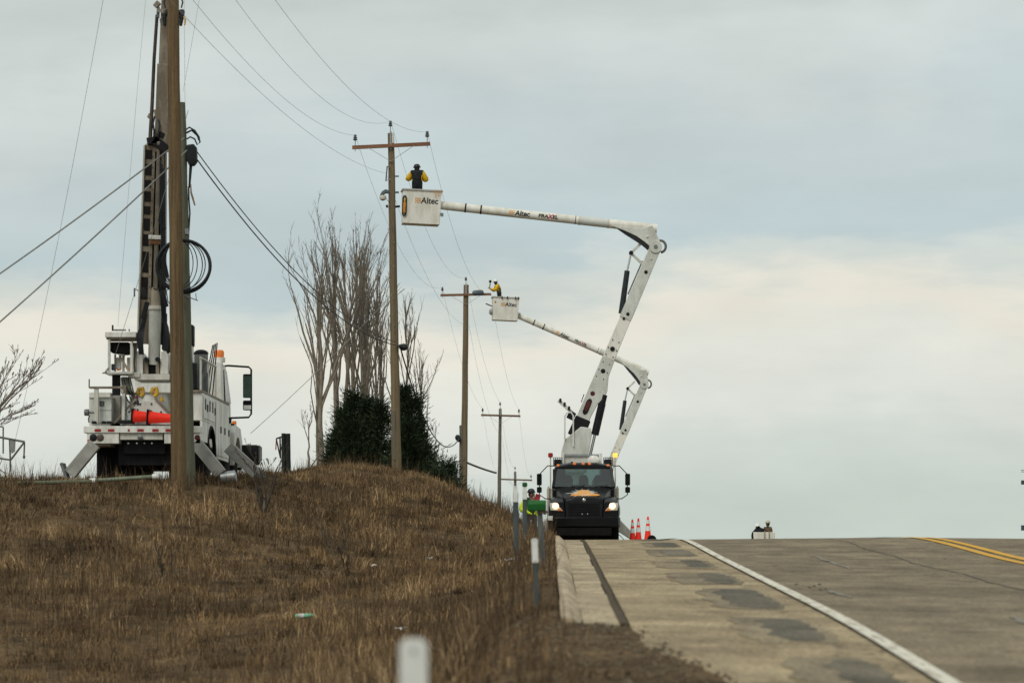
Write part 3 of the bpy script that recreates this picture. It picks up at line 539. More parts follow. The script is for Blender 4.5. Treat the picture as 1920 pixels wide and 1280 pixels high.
# ---------------------------------------------------------------- wires
def sagwire(name, label, a, b, sag, r, m, n=26, cat='cable', group=None):
    a, b = Vector(a), Vector(b); base = a.copy(); pts = []
    for k in range(n + 1):
        t = k / n; p = a.lerp(b, t); p.z -= sag * 4 * t * (1 - t); pts.append(p - base)
    o = MB().path(pts, r, 5).build(name, m); o.location = base; return tag(o, label, cat, group)
CON = .0045
nm = ['left', 'middle', 'right']; g1 = 'conductors strung between the poles'
n1 = P(724, 325, D1); n2 = P(880, 612, D2); n3 = P(941, 816, D3); n4 = P(969, 912, D4)
for i, (st, sg) in enumerate(zip([P(330, -40, 55), P(400, -60, 55), P(480, -50, 55)], [.62, .9, .72])):
    sagwire('overhead_conductor', f'thin wire from the upper left edge to the {nm[i]} insulator of the nearest crossarm', st, I1[i], sg, CON, WIRE, group=g1)
sagwire('overhead_conductor', 'lowest of the thin wires falling from the upper left to below the nearest crossarm', P(300, -20, 55), n1, .57, CON, WIRE, group=g1)
for A, B, an, bn, sg in ((I1, I2, 'nearest', 'second', 1.5), (I2, I3, 'second', 'third', 1.0), (I3, I4, 'third', 'farthest', 1.2)):
    for i in range(3): sagwire('overhead_conductor', f'thin {nm[i]} wire sagging between the {an} and {bn} crossarms', A[i], B[i], sg, CON * 1.1, WIRE, group=g1)
for a, b, an, bn in ((n1, n2, 'nearest', 'second'), (n2, n3, 'second', 'third'), (n3, n4, 'third', 'farthest')):
    sagwire('neutral_wire', f'thin wire below the crossarms from the {an} pole to the {bn} pole', a, b, 1.2, CON * 1.1, WIRE, group=g1)
sagwire('communication_cable', 'upper dark cable from the front poles down to the nearest crossarm pole', P(368, 283, 69.3), P(741, 641, D1 - .2), .70, .013, CABLE)
sagwire('communication_cable', 'lower dark cable running just under another toward the bare trees', P(370, 300, 69.3), P(741, 647, D1 - .2), .74, .016, CABLE)
sagwire('communication_cable', 'black cable looping from the nearest crossarm pole down to the stub pole', P(752, 656, D1), P(861, 822, 160), 1.5, .026, CABLE)
sagwire('communication_cable', 'thin cable dropping past the dark juniper to the bank', P(762, 662, D1), P(842, 912, 132), .8, .010, CABLE)
sagwire('guy_wire', 'pale guy wire slanting down left in front of the bare trees', P(738, 548, D1), P(470, 812, 92), .12, .009, ROPE)
sagwire('guy_wire', 'upper of two taut grey cables from the old pole to the left edge', P(345, 259, 69.0), P(-260, 688, 60), .10, .017, ROPE)
sagwire('guy_wire', 'lower of two taut grey cables from the old pole to the left edge', P(350, 282, 69.0), P(-260, 826, 60), .10, .017, ROPE)
sagwire('service_wire', 'hair-thin wire curving down at the far left beside the digger truck', P(204, -60, 60), P(26, 836, 74), .35, .004, WIRE)
sagwire('winch_line', 'hair-thin line hanging from above onto the operator platform roof', P(276, -30, 70), P(221, 612, 71.4), -.22, .004, WIRE)
sagwire('winch_line', 'faint pale line from the old pole top across the digger boom', P(353, 207, 69.3), P(214, 672, 70.3), .08, .005, ROPE)
sagwire('winch_line', 'thin line leaning across the new pole top from the upper edge', P(377, -20, 69), P(343, 172, 69.4), .03, .004, WIRE)
sagwire('winch_line', 'thin upright line just right of the new pole top', P(345, -30, 68.9), P(347, 205, 69.4), 0, .004, WIRE)
sl = sagwire('cable_sleeve', 'thick black cable sleeve hanging between the second and third poles', P(876, 867, 162), P(930, 886, 172), .03, .055, CABLE, n=10)

# ---------------------------------------------------------------- the two poles by the digger truck
np_ = pole_root('new_utility_pole', 'thick brown new pole held upright in front of the digger truck', 335.5, 68.2)
shaft(np_, P(323.5, -60, 68.2), .165, .120, WOODN)
op = pole_root('old_utility_pole', 'old greenish pole standing close behind the thick brown one', 353, 69.3)
shaft(op, P(337, 193, 69.3), .16, .125, WOODO)
q = lambda px, py, dy=0: loc(op, P(px, py, 69.3)) + Vector((0, dy, 0))
MB().loft([[q(360 + a, 291 + b, y_) for a, b in ((-9, -18), (4, -20), (9, -14), (10, 12), (4, 20), (-5, 20), (-10, 8))] for y_ in (-.12, .12)]).build('splice_case', CABLE, op, bevel=.02)
MB().tube(q(358, 308), q(355, 352), .035, .022, n=10).build('cable_tail', CABLE, op)
MB().path([q(349, 245, -.1), q(356, 240, -.1), q(366, 246, -.1), q(374, 258, -.1), q(376, 268, -.1), q(371, 273, -.1), q(366, 262, -.1), q(358, 258, -.1), q(351, 262, -.1)], .018, 8).build('cable_loop', mat('cable_teal', (.03, .05, .05), .5, var=.3), op)
MB().path([q(350, 250, -.05), q(360, 245, -.05), q(371, 255, -.05), q(374, 264, -.05)], .022, 8).build('cable_loop', CABLE, op)
cop = mat('copper_ribbon', (.35, .24, .16), .5, .2, var=.3, scale=8)
MB().path([q(358, 345, -.05), q(359, 362, -.06), q(362, 372, -.06), q(366, 386, -.05)], [.012, .02, .022, .015], 6).build('bare_conductor', cop, op)
MB().path([q(354, 350, -.02), q(354, 372, 0), q(356, 400, 0), q(354, 430, 0), q(353, 452, 0)], .018, 8).build('cable_tail', CABLE, op)
MB().bar(q(351, 430, -.12), q(352, 440, -.12), .05, .08).build('coil_bracket', STEEL, op)
MB().bar(q(347, 555, -.14), q(373, 565, -.2), .02, .02).build('standoff_arm', DSTEEL, op)
MB().tube(q(369, 551, -.2), q(370, 563, -.2), .008, n=6).build('standoff_pin', DSTEEL, op)
# coil of spare cable hung on the pole
coil = thing('cable_coil', P(346, 551, 69.05), 'round coil of black cable hung on the old pole', 'cable coil')
def ring(cx, cy, rx, ry, dy, r, rot=0, n=40):
    pts = []
    for k in range(n):
        a = 2 * math.pi * k / n; X, Z = rx * math.cos(a), ry * math.sin(a); pts.append(P(cx, cy, 69.05) + Vector((X * math.cos(rot) - Z * math.sin(rot), dy + .04 * math.sin(a * 2), X * math.sin(rot) + Z * math.cos(rot))) - coil.location)
    return MB().path(pts, r, 6, closed=True)
for k, (cx, cy, rx, ry, dy, r) in enumerate([(346.5, 501, .585, .565, -.25, .026), (347, 500, .565, .545, -.29, .022), (347, 503, .575, .56, -.22, .018), (344, 499, .50, .53, -.27, .011), (341, 497, .36, .52, -.24, .011), (338, 496, .30, .50, -.21, .010), (345, 500, .43, .535, -.30, .011), (347, 501, .54, .55, -.19, .015)]):
    ring(cx, cy, rx, ry, dy, r).build('cable_turn', CABLE, coil)
MB().path([loc(coil, P(330, 530, 69)), loc(coil, P(312, 545, 69)), loc(coil, P(315, 565, 69)), loc(coil, P(320, 572, 69))], .011, 6).build('cable_end', CABLE, coil)
# ---------------------------------------------------------------- bucket trucks
def wheel(root, c, r, w, name='wheel', dual=False, rim=WHITE2):
    c = Vector(c); wo = MB().lathe([(r * .55, -w / 2), (r * .86, -w / 2), (r * .97, -w * .42), (r, -w * .3), (r, w * .3), (r * .97, w * .42), (r * .86, w / 2), (r * .55, w / 2)], c, (1, 0, 0), 28).build(name, TYRE, root)
    MB().lathe([(.02, -w * .38), (r * .5, -w * .40), (r * .57, -w * .46), (r * .57, w * .46), (r * .5, w * .40), (r * .3, w * .2), (r * .16, w * .35), (.02, w * .36)], c, (1, 0, 0), 24).build('rim', rim, wo); return wo
def quad(b, pts, n, t):                         # thin plate from 4+ points, pushed back along n
    pts = [Vector(p) for p in pts]; n = Vector(n) * t; k = len(pts)
    b.add(pts + [p + n for p in pts], [tuple(range(k)), tuple(range(2 * k - 1, k - 1, -1))] + [(i, (i + 1) % k, (i + 1) % k + k, i + k) for i in range(k)]); return b
def shell(b, w1, d1, w0, d0, h, t, c=(0, 0, 0), rot=None):
    def ring(w, d, z): return [Vector((x * w / 2, y * d / 2, z)) for x, y in ((-1, -1), (1, -1), (1, 1), (-1, 1))]
    vs = ring(w0, d0, 0) + ring(w1, d1, h) + ring(w1 - 2 * t, d1 - 2 * t, h) + ring(w0 - 2 * t, d0 - 2 * t, t)
    if rot is not None: vs = [rot @ v for v in vs]
    vs = [v + Vector(c) for v in vs]; fs = [(3, 2, 1, 0), (12, 13, 14, 15)]
    for a in (0, 4, 8):
        for i in range(4): fs.append((a + i, a + (i + 1) % 4, a + 4 + (i + 1) % 4, a + 4 + i))
    return b.add(vs, fs)

def bucket_truck(name, label, base, theta, L, bucket_yaw, bucket_tilt, bucket_drop, lamps=True):
    root = thing(name, base, label, 'bucket truck', 'trucks with raised work buckets')
    # local axes: x to the right of the picture, y away from the camera (0 = bumper), z up from the tyres
    # chassis and wheels
    MB().b2(-.42, .42, .25, 8.3, .62, .88).build('chassis', CHAR, root)
    for y, tw in ((1.05, .28), (5.9, .28)):
        for s in (-1, 1):
            wheel(root, (s * (1.04 if y < 3 else 1.08), y, .5), .5, tw)
            if y > 3: wheel(root, (s * .76, y, .5), .5, tw)
    MB().tube((-.95, 1.05, .5), (.95, 1.05, .5), .07).build('axle', CHAR, root); MB().tube((-.95, 5.9, .5), (.95, 5.9, .5), .1).build('axle', CHAR, root)
    MB().b2(-.98, .98, 1.62, 1.72, .12, .95).build('underbody_fill_sheet', BLACK, root); MB().b2(-.5, .5, .3, 2.2, .24, .62).build('underbody_fill_block', BLACK, root, bevel=.05); MB().b2(-1.2, 1.2, 4.9, 4.95, .12, .95).build('mud_flap', BLACK, root)  # black sheets and block added so no daylight shows through the dark underside
    # hood
    def sec(y, hw0, hw1, z0, z1, cr=.05): return [(-hw0, y, z0), (hw0, y, z0), (hw1, y, z1), (hw1 * .55, y, z1 + cr), (0, y, z1 + cr * 1.2), (-hw1 * .55, y, z1 + cr), (-hw1, y, z1)]
    hood = MB().loft([sec(.16, .66, .60, .78, 1.50), sec(.24, .68, .64, .78, 1.56), sec(1.0, .80, .80, .8, 1.76), sec(1.72, .98, .96, .9, 1.93)]).build('hood', BLACKP, root, bevel=.02)
    for s in (-1, 1):
        f = [[(s * .60, .12, .80), (s * 1.16, .20, .80), (s * 1.17, .20, 1.20), (s * 1.10, .24, 1.42), (s * .66, .18, 1.44)],
             [(s * .60, .5, 1.02), (s * 1.22, .5, 1.02), (s * 1.22, .5, 1.25), (s * 1.14, .52, 1.54), (s * .70, .52, 1.58)],
             [(s * .60, 1.2, 1.06), (s * 1.22, 1.2, 1.06), (s * 1.22, 1.2, 1.28), (s * 1.13, 1.2, 1.56), (s * .80, 1.2, 1.66)],
             [(s * .60, 1.74, .80), (s * 1.20, 1.74, .80), (s * 1.20, 1.74, 1.24), (s * 1.12, 1.74, 1.54), (s * .94, 1.74, 1.70)]]
        fe = MB().loft(f).build('fender', BLACKP, root, bevel=.025)
        hl = MB().loft([[(s * .70, .165, 1.13), (s * 1.13, .195, 1.15), (s * 1.15, .20, 1.40), (s * .98, .205, 1.43), (s * .78, .17, 1.22)], [(s * .70, .10, 1.14), (s * 1.12, .16, 1.16), (s * 1.14, .18, 1.38), (s * .98, .17, 1.42), (s * .78, .13, 1.23)]]).build('headlight', CLEARL, root, bevel=.012)
        MB().lathe([(.10, 0), (.11, .02), (.085, .05), (.03, .062), (.005, .063)], (s * .95, .155, 1.30), (0, -1, 0), 18).build('lamp', HEADL if lamps else CLEARL, hl)
        MB().loft([[(s * .72, .13, 1.135), (s * .86, .13, 1.14), (s * .86, .13, 1.21), (s * .78, .13, 1.215)], [(s * .72, .095, 1.14), (s * .86, .11, 1.145), (s * .86, .11, 1.205), (s * .78, .10, 1.21)]]).build('turn_signal', AMBER, hl)
        # mirrors
        m0 = (s * 1.02, 1.95, 2.70); a = MB().path([m0, (s * 1.22, 1.86, 2.70), (s * 1.48, 1.74, 2.42), (s * 1.50, 1.72, 1.72), (s * 1.30, 1.75, 1.58), (s * 1.02, 1.8, 1.58)], .018, 8).build('mirror_arm', CHAR, root)
        MB().box((s * 1.50, 1.70, 2.23), (.17, .10, .40)).build('mirror', BLACK, root, bevel=.035); MB().box((s * 1.50, 1.70, 1.88), (.17, .10, .20)).build('mirror', BLACK, root, bevel=.035)
    # grille, bumper, plate
    gr_ = MB().prism([(-.60, .86), (.60, .86), (.64, 1.42), (.56, 1.50), (-.56, 1.50), (-.64, 1.42)], .10, .17).build('grille', CHAR, root, bevel=.02)
    for k in range(6): MB().b2(-.52 + .04 * (k % 2) * 0, .52, .075, .098, .93 + .085 * k, .96 + .085 * k).build('grille_bar', BLACKP, gr_)
    MB().lathe([(.055, 0), (.06, .01), (.05, .018), (.01, .02)], (0, .10, 1.50), (0, -1, 0), 16).build('badge', CHROME, gr_)
    for x in (-.06, .12): MB().lathe([(.02, 0), (.022, .02), (.005, .025)], (x, .075, 1.03), (0, -1, 0), 10).build('bolt', CHROME, gr_)
    bu = MB().loft([[(-1.22, .34, .60), (-1.22, .34, .92), (-.9, .30, .94), (-.9, .30, .58)], [(-1.16, -.02, .60), (-1.16, -.02, .90), (-.9, -.08, .92), (-.9, -.08, .58)]])
    bu = MB().loft([[(x, y, .60), (x, y + .22, .60), (x, y + .22, .93), (x, y, .93)] for x, y in ((-1.22, .22), (-1.14, .04), (-.8, -.06), (.8, -.06), (1.14, .04), (1.22, .22))]).build('bumper', BLACKP, root, bevel=.03)
    MB().b2(-1.20, -1.05, -.02, .0, .82, .97).build('licence_plate', REFLW, bu)
    MB().b2(-.92, .92, -.02, .2, .30, .585).build('air_dam', BLACK, root, bevel=.03)
    # hood sunburst decal: white rays, orange sun, orange banner (set into the hood, 4 mm proud)
    def hz(y): return 1.56 + (y - .24) * (1.93 - 1.56) / 1.48 + .066
    def hp(x, y): return (x, y, hz(y) + .012 - .045 * abs(x) ** 1.5)
    dec = MB(); n = 26; c = hp(-.0, .75)
    for k in range(n):
        a0 = 2 * math.pi * k / n; r = (.56 if k % 2 else .40) * (.8 + .35 * random.random()); da = math.pi / n * .8
        pts = [hp(.20 * math.cos(a0 - da), .75 + .20 * math.sin(a0 - da) * 1.2), hp(r * math.cos(a0), .75 + r * 1.15 * math.sin(a0)), hp(.20 * math.cos(a0 + da), .75 + .20 * math.sin(a0 + da) * 1.2)]
        quad(dec, pts, (0, 0, -1), .012)
    dec.build('sunburst_decal', REFLW, hood)
    sun_ = MB(); quad(sun_, [tuple(np.add(hp(.24 * math.cos(t), .80 + .34 * math.sin(t)), (0, 0, .004))) for t in [k * math.pi / 6 for k in range(12)]], (0, 0, -1), .012).build('sun_decal', LOGO, hood)
    ban = MB(); quad(ban, [tuple(np.add(hp(x, y), (0, 0, .008))) for x, y in ((-.46, .34), (.44, .32), (.54, .46), (.44, .60), (.12, .64), (-.1, .62), (-.44, .60), (-.36, .46))], (0, 0, -1), .012).build('banner_decal', mat('banner_orange', (.75, .33, .07), .5, var=.15, scale=8), hood)
    # cab: lower shell, pillars, roof, back wall with window, seats, glass
    cabw = 1.05
    cab = MB().loft([[(-1.04, y, .95), (1.04, y, .95), (w, y, zt), (-w, y, zt)] for y, w, zt in ((1.74, 1.06, 1.90), (1.86, 1.07, 1.98), (3.45, 1.07, 1.98))]).build('cab', BLACKP, root, bevel=.03)
    MB().loft([[(-.94, 2.08, 2.60), (.94, 2.08, 2.60), (.90, 2.10, 2.70), (.45, 2.10, 2.76), (-.45, 2.10, 2.76), (-.90, 2.10, 2.70)], [(-.96, 2.3, 2.62), (.96, 2.3, 2.62), (.92, 2.3, 2.75), (.45, 2.3, 2.82), (-.45, 2.3, 2.82), (-.92, 2.3, 2.75)], [(-.96, 3.45, 2.62), (.96, 3.45, 2.62), (.92, 3.45, 2.74), (.45, 3.45, 2.80), (-.45, 3.45, 2.80), (-.92, 3.45, 2.74)]]).build('cab_roof', BLACKP, root, bevel=.03)
    for s in (-1, 1):
        MB().bar((s * 1.03, 1.86, 1.96), (s * .93, 2.16, 2.66), .10, .10, up=(0, 1, 0)).build('pillar', BLACKP, root, bevel=.02)
        MB().bar((s * 1.04, 2.6, 1.96), (s * .95, 2.62, 2.66), .06, .10, up=(0, 1, 0)).build('pillar', BLACKP, root)
        MB().b2(s * .60, s * 1.04, 3.38, 3.45, 1.96, 2.64).build('back_wall', BLACKP, root)
        sg = quad(MB(), [(s * 1.04, 1.95, 1.99), (s * 1.04, 3.38, 1.99), (s * .955, 3.38, 2.62), (s * .955, 2.2, 2.62)], (s, 0, 0), .008).build('side_window', GLASS, root)
    ws = quad(MB(), [(-.98, 1.80, 1.985), (.98, 1.80, 1.985), (.90, 2.10, 2.61), (-.90, 2.10, 2.61)], (0, 1, -.4), .008).build('windshield', GLASS, root)
    for x0 in (-.42, .38): MB().bar((x0, 1.76, 1.99), (x0 + .46, 1.775, 2.03), .02, .02).build('wiper', BLACK, ws)
    MB().b2(-.98, .98, 1.92, 2.25, 1.985, 2.05).build('dashboard', SEAT, root, bevel=.03)
    for x, w in ((-.55, .42), (.02, .34), (.55, .42)):
        st = MB().prism([(x - w / 2, 1.9), (x + w / 2, 1.9), (x + w / 2 * .95, 2.28), (x + w * .28, 2.42), (x - w * .28, 2.42), (x - w / 2 * .95, 2.28)], 2.85, 2.98).build('seat', SEAT, root, bevel=.04)
    MB().path([(.5 + .2 * math.cos(t), 2.3 + .05 * math.sin(t), 2.12 + .17 * math.sin(t)) for t in [k * math.pi / 8 for k in range(16)]], .016, 6, closed=True).build('steering_wheel', BLACK, root)
    MB().ball((-.82, 1.98, 2.12), (.09, .05, .06), 10, 6).build('dash_clutter', mat('green_cloth', (.22, .35, .27), .9), root)
    MB().box((-.52, 1.98, 2.085), (.24, .16, .06)).build('dash_clutter', mat('pale_paper', (.55, .65, .68), .8), root, bevel=.015)
    MB().box((.62, 1.98, 2.10), (.28, .16, .09)).build('dash_clutter', mat('blue_paper', (.38, .52, .62), .8), root, bevel=.02)
    for x in (-.86, -.30, 0, .21, .84): MB().lathe([(.065, 0), (.065, .02), (.05, .05), (.02, .065), (.005, .066)], (x, 2.16, 2.74 - (.04 if abs(x) > .5 else -.015)), (0, -.6, .8), 12).build('marker_lamp', AMBER, root)
    # service body
    body = MB().b2(-1.24, 1.24, 3.75, 8.3, .90, 1.10).build('deck', WHITE, root)
    for s in (-1, 1):
        MB().b2(s * .72, s * 1.25, 3.72, 8.25, 1.102, 2.0).build('side_box', WHITE, root, bevel=.02)
        MB().b2(s * 1.16, s * 1.22, 3.62, 3.70, .7, 2.05).build('body_edge', mat('yellowed_edge', (.55, .50, .36), .6, var=.2), root)
        x0, x1, y0, y1, z0, z1 = s * .72, s * 1.02, 3.75, 4.6, 2.76, 3.04
        MB().b2(x0, x1, y0, y1, z0, z0 + .03).build('basket_floor', CHAR, root)
        for k in range(5): xx = x0 + (x1 - x0) * k / 4; MB().b2(xx - .012, xx + .012, y0, y0 + .02, z0, z1).build('basket_bar', CHAR, root)
        for zz in (z0 + .1, z0 + .19, z1): MB().b2(x0, x1, y0 + .002, y0 + .018, zz - .012, zz + .012).build('basket_rail', CHAR, root)
        MB().box(((x0 + x1) / 2, y0 + .35, z0 + .13), (.26, .5, .2)).build('basket_load', mat('dark_gear', (.06, .065, .07), .8, var=.5, scale=12), root, bevel=.03)
        MB().tube((s * 1.12, 3.8, 2.0), (s * 1.12, 3.8, 3.05), .025, n=8).build('beacon_post', WHITE2, root)
        bc = MB().lathe([(.075, 0), (.075, .03), (.085, .035), (.085, .13), (.06, .155), (.01, .16)], (s * 1.12, 3.8, 3.05), n=14).build('beacon', (BEAC if (s == 1 and lamps) else REDL if s == -1 else AMBER), root)
    MB().b2(-.72, .72, 3.72, 8.2, 1.102, 1.5).build('bed', WHITE2, root)
    # boom rest frame and pedestal behind the cab
    MB().b2(-.64, .58, 4.3, 4.36, 2.72, 3.12).build('headboard', WHITE2, root, bevel=.02)
    for x in (-.70, .62): MB().b2(x - .055, x + .055, 4.2, 4.34, 1.5, 3.22).build('rest_post', WHITE, root, bevel=.015)
    MB().b2(-.64, .56, 4.22, 4.30, 3.122, 3.18).build('rest_rail', STEEL, root)
    MB().ball((.38, 4.2, 2.92), (.24, .14, .22)).build('tank', WHITE, root)
    MB().box((-.38, 4.22, 2.85), (.08, .08, .14)).build('valve', CHAR, root, bevel=.01); MB().box((0, 4.2, 2.82), (.07, .1, .10)).build('valve', CHAR, root, bevel=.01)
    YB = 6.0
    MB().lathe([(.50, 1.5), (.50, 1.62), (.36, 1.66), (.36, 2.55), (.46, 2.6), (.46, 2.72)], (-.30, YB, 0), n=24).build('pedestal', WHITE, root)
    # turret cheeks
    E = Vector((2.59, YB, 10.53)); B = Vector((-.22, YB, 3.92)); dn = (B - E).normalized(); sd = Vector((-dn.z, 0, dn.x)); sd = sd if sd.x > 0 else -sd   # sd: to the right of the boom
    MB().prism([(-.78, 2.6), (.10, 2.6), (.20, 3.1), (.34, 3.9), (.30, 4.15), (-.05, 4.2), (-.62, 3.75), (-.74, 3.3)], YB - .28, YB + .28).build('turret', BOOMGREY, root, bevel=.03)
    MB().path([(-.62, YB - .34, 3.75), (-.62, YB - .34, 4.55), (-.55, YB - .34, 4.68), (-.40, YB - .34, 4.70), (-.32, YB - .34, 4.58), (-.32, YB - .34, 3.5)], .028, 8).build('handrail', WHITE, root)
    MB().path([(-.48 + .1 * math.cos(t), YB - .34, 2.85 + .16 * math.sin(t)) for t in [k * math.pi / 6 for k in range(7)]], .018, 6).build('lifting_eye', DSTEEL, root)
    # lower boom: a box section between elbow pivot and turret
    def lb(a, s_): return E + dn * a + sd * s_
    LB = (B - E).length
    def strip(a0, a1, l0, r0, l1, r1, y0, y1, nm, m, bev=.02):
        p = [lb(a0, -l0), lb(a0, r0), lb(a1, r1), lb(a1, -l1)]
        return MB().prism([(v.x, v.z) for v in p], YB + y0, YB + y1).build(nm, m, root, bevel=bev)
    strip(-.0, 2.7, .20, .20, .22, .22, -.20, .20, 'lower_boom', BOOMGREY)
    strip(2.70, 4.25, .205, .205, .21, .22, -.185, .185, 'boom_insert', GEL)
    low = MB().prism([(v.x, v.z) for v in (lb(4.25, -.23), lb(4.25, .235), lb(4.85, .26), lb(5.35, .42), lb(5.60, .40), lb(5.9, .28), lb(6.35, .24), lb(6.95, .24), lb(6.95, -.23))], YB - .21, YB + .21).build('lower_boom_base', BOOMGREY, root, bevel=.02)
    MB().prism([(v.x, v.z) for v in (lb(6.55, -.27), lb(6.55, .29), lb(7.25, .31), lb(7.25, -.29))], YB - .24, YB + .24).build('boot', CHAR, root, bevel=.03)
    for a_ in (0.05, 2.69, 4.26): strip(a_, a_ + .05, .215, .215, .215, .215, -.212, .212, 'band', WHITE2, .004)
    # pivot boss, hose reel
    MB().tube(E + Vector((0, -.25, 0)), E + Vector((0, .25, 0)), .22, n=24).build('elbow_boss', BOOMGREY, root, bevel=.01)
    MB().tube(E + Vector((0, -.27, 0)), E + Vector((0, .27, 0)), .07, n=14).build('elbow_pin', DSTEEL, root)
    MB().path([E + Vector((.17 + .19 * math.cos(t), -.05, .03 + .21 * math.sin(t))) for t in [-1.5 + k * 3.4 / 10 for k in range(11)]], .045, 8).build('hose_loop', mat('grey_hose', (.13, .12, .10), .6, var=.3), root)
    dot = lambda a, s_, r, m, nm='bolt_head': MB().lathe([(r, 0), (r, .012), (r * .6, .02), (.002, .021)], lb(a, s_) + Vector((0, -.205, 0)), (0, -1, 0), 12).build(nm, m, root)
    dot(.45, .02, .045, BOOMGREY); dot(.95, .03, .065, CHAR); dot(2.86 - .3, .02, .06, CHAR); dot(2.76 - .0, -.05, .05, CHAR)
    for a0 in (3.9, 4.75):
        dot(a0, .0, .085, CHAR, 'hose_port')
        for da, ds in ((-.3, -.12), (-.3, .12), (.26, -.14), (.26, .13), (0, -.16), (0, .16)): dot(a0 + da, ds, .022, CHAR)
    dot(5.62, -.03, .085, MAROON, 'hose_port')
    ob = MB().prism([(v.x, v.z) for v in [lb(6.12 + .16 * math.cos(t) + (.14 if math.cos(t) > 0 else -.14), -.02 + .10 * math.sin(t)) for t in [k * math.pi / 6 for k in range(12)]]], YB - .225, YB - .20).build('access_port', CHAR, root)
    MB().prism([(v.x, v.z) for v in [lb(6.09 + .10 * math.cos(t) + (.10 if math.cos(t) > 0 else -.10), -.02 + .07 * math.sin(t)) for t in [k * math.pi / 6 for k in range(12)]]], YB - .235, YB - .224).build('port_cover', MAROON, ob)
    # tool circuit on the left of the boom
    t0, t1 = lb(6.55, -.32), lb(6.30, -1.05); MB().bar(t0, t1, .12, .11, up=(0, 1, 0)).build('tool_valve', WHITE2, root, bevel=.01)
    MB().box(lb(6.62, -.42), (.26, .2, .28), (0, .45, 0)).build('tool_block', CHAR, root, bevel=.02)
    for f in (.35, .62, .88): MB().tube(t0.lerp(t1, f) + Vector((0, -.09, 0)), t0.lerp(t1, f) + Vector((0, -.02, .10)), .045, n=8).build('coupling', CHAR, root)
    MB().bar(lb(6.05, -.28), lb(5.75, -.30), .03, .03).build('grab_bar', CHAR, root)
    # lower lift cylinder
    c0, c1 = lb(5.5, .36), Vector((.28, YB - .1, 3.2)); c0.y = YB - .1; u = (c1 - c0).normalized(); mid_ = c0 + u * 1.45
    MB().tube(c0, mid_, .12, n=16).build('lift_cylinder', CHAR, root); MB().bar(c0 + u * .30, mid_, .27, .20, up=(0, 1, 0)).build('cylinder_guard', CHAR, root, bevel=.03); MB().tube(mid_, c1, .05, n=12).build('cylinder_rod', CHROME, root)
    # elbow linkage and upper cylinder
    k0 = lb(.55, -.84 * .86 - .12); k0 = lb(.52, -.72); a2 = lb(-.02 + .62, -.22)
    MB().bar(k0, lb(.04, -.52), .09, .07, up=(0, 1, 0)).build('link', WHITE2, root, bevel=.01); MB().bar(k0, lb(.72, -.20), .09, .07, up=(0, 1, 0)).build('link', WHITE2, root, bevel=.01)
    MB().tube(k0 + Vector((0, -.12, 0)), k0 + Vector((0, .12, 0)), .075, n=14).build('link_pin', CHAR, root)
    e0, e1 = lb(1.15, -.60), lb(2.62, -.20); e0.y = e1.y = YB
    MB().tube(k0, e0, .035, n=10).build('cylinder_rod', CHROME, root); MB().tube(e0, e1, .095, .105, n=14).build('upper_cylinder', mat('dark_teal_cylinder', (.018, .026, .030), .45, var=.3), root)
    MB().bar(lb(.62, -.24), lb(1.9, -.25), .05, .05, up=(0, 1, 0)).build('hose_tray', DSTEEL, root)
    # upper boom
    ca, sa = math.cos(theta), math.sin(theta); r0 = R(6.1)
    ax = Vector((-ca, 0, sa)); ay = Vector((sa, 0, ca))                   # along the boom to the tip / across it
    def ub(x, z):                                                       # a point measured with the boom at 6.1 degrees, turned to theta
        a_ = -x * math.cos(r0) + z * math.sin(r0); b_ = x * math.sin(r0) + z * math.cos(r0); return E + ax * a_ + ay * b_
    off = .66
    def al(a, b=0.0): return E + ax * a + ay * (off + b)
    S = al(.05)
    MB().path([al(.02), al(1.2), al(1.75)], [.165, .165, .160], 24).build('boom_knuckle_tube', GEL, root)
    up_ = MB().tube(al(1.75), al(2.78), .158, n=24).build('boom_sleeve', GEL2, root)
    MB().tube(al(2.78), al(L), .152, .150, n=32).build('upper_boom', GEL, root)
    for a in (1.75, 2.78): MB().tube(al(a - .03), al(a + .03), .168, n=24).build('band', WHITE2, root)
    for a in (L - .92, L - 1.47): MB().tube(al(a - .025), al(a + .025), .163, n=24).build('rubber_band', CHAR, root)
    MB().tube(al(2.9), al(2.93), .156, n=24).build('seam', DSTEEL, root)
    br = [(-1.55, .74), (-.42, .66), (-.12, .76), (.14, .22), (.22, 0), (.0, -.22), (-.18, .0), (-.38, .17), (-.68, .38), (-1.1, .57)]
    MB().prism([(v.x, v.z) for v in (ub(x, z) for x, z in br)], YB - .19, YB + .19).build('elbow_bracket', BOOMGREY, root, bevel=.015)
    MB().prism([(v.x, v.z) for v in (ub(x, z) for x, z in [(-1.35, .66), (-1.0, .53), (-.66, .36), (-.37, .16), (-.2, -.02), (-.26, -.10), (-.46, .07), (-.76, .27), (-1.05, .45)])], YB - .14, YB + .14).build('hose_bundle', CABLE, root)
    MB().lathe([(.055, 0), (.055, .015), (.03, .03), (.002, .031)], ub(-.30, .36) + Vector((0, -.19, 0)), (0, -1, 0), 14).build('bracket_pin', WHITE2, root)
    txu = -ax; tn = Vector((0, -1, 0))
    def boomtext(t, a, size, m, xs=1.0, sh=0, of=.006): lettering(t, size, m, root, al(a), txu, ay, bend=.154, off=of, shear=sh, xs=xs)
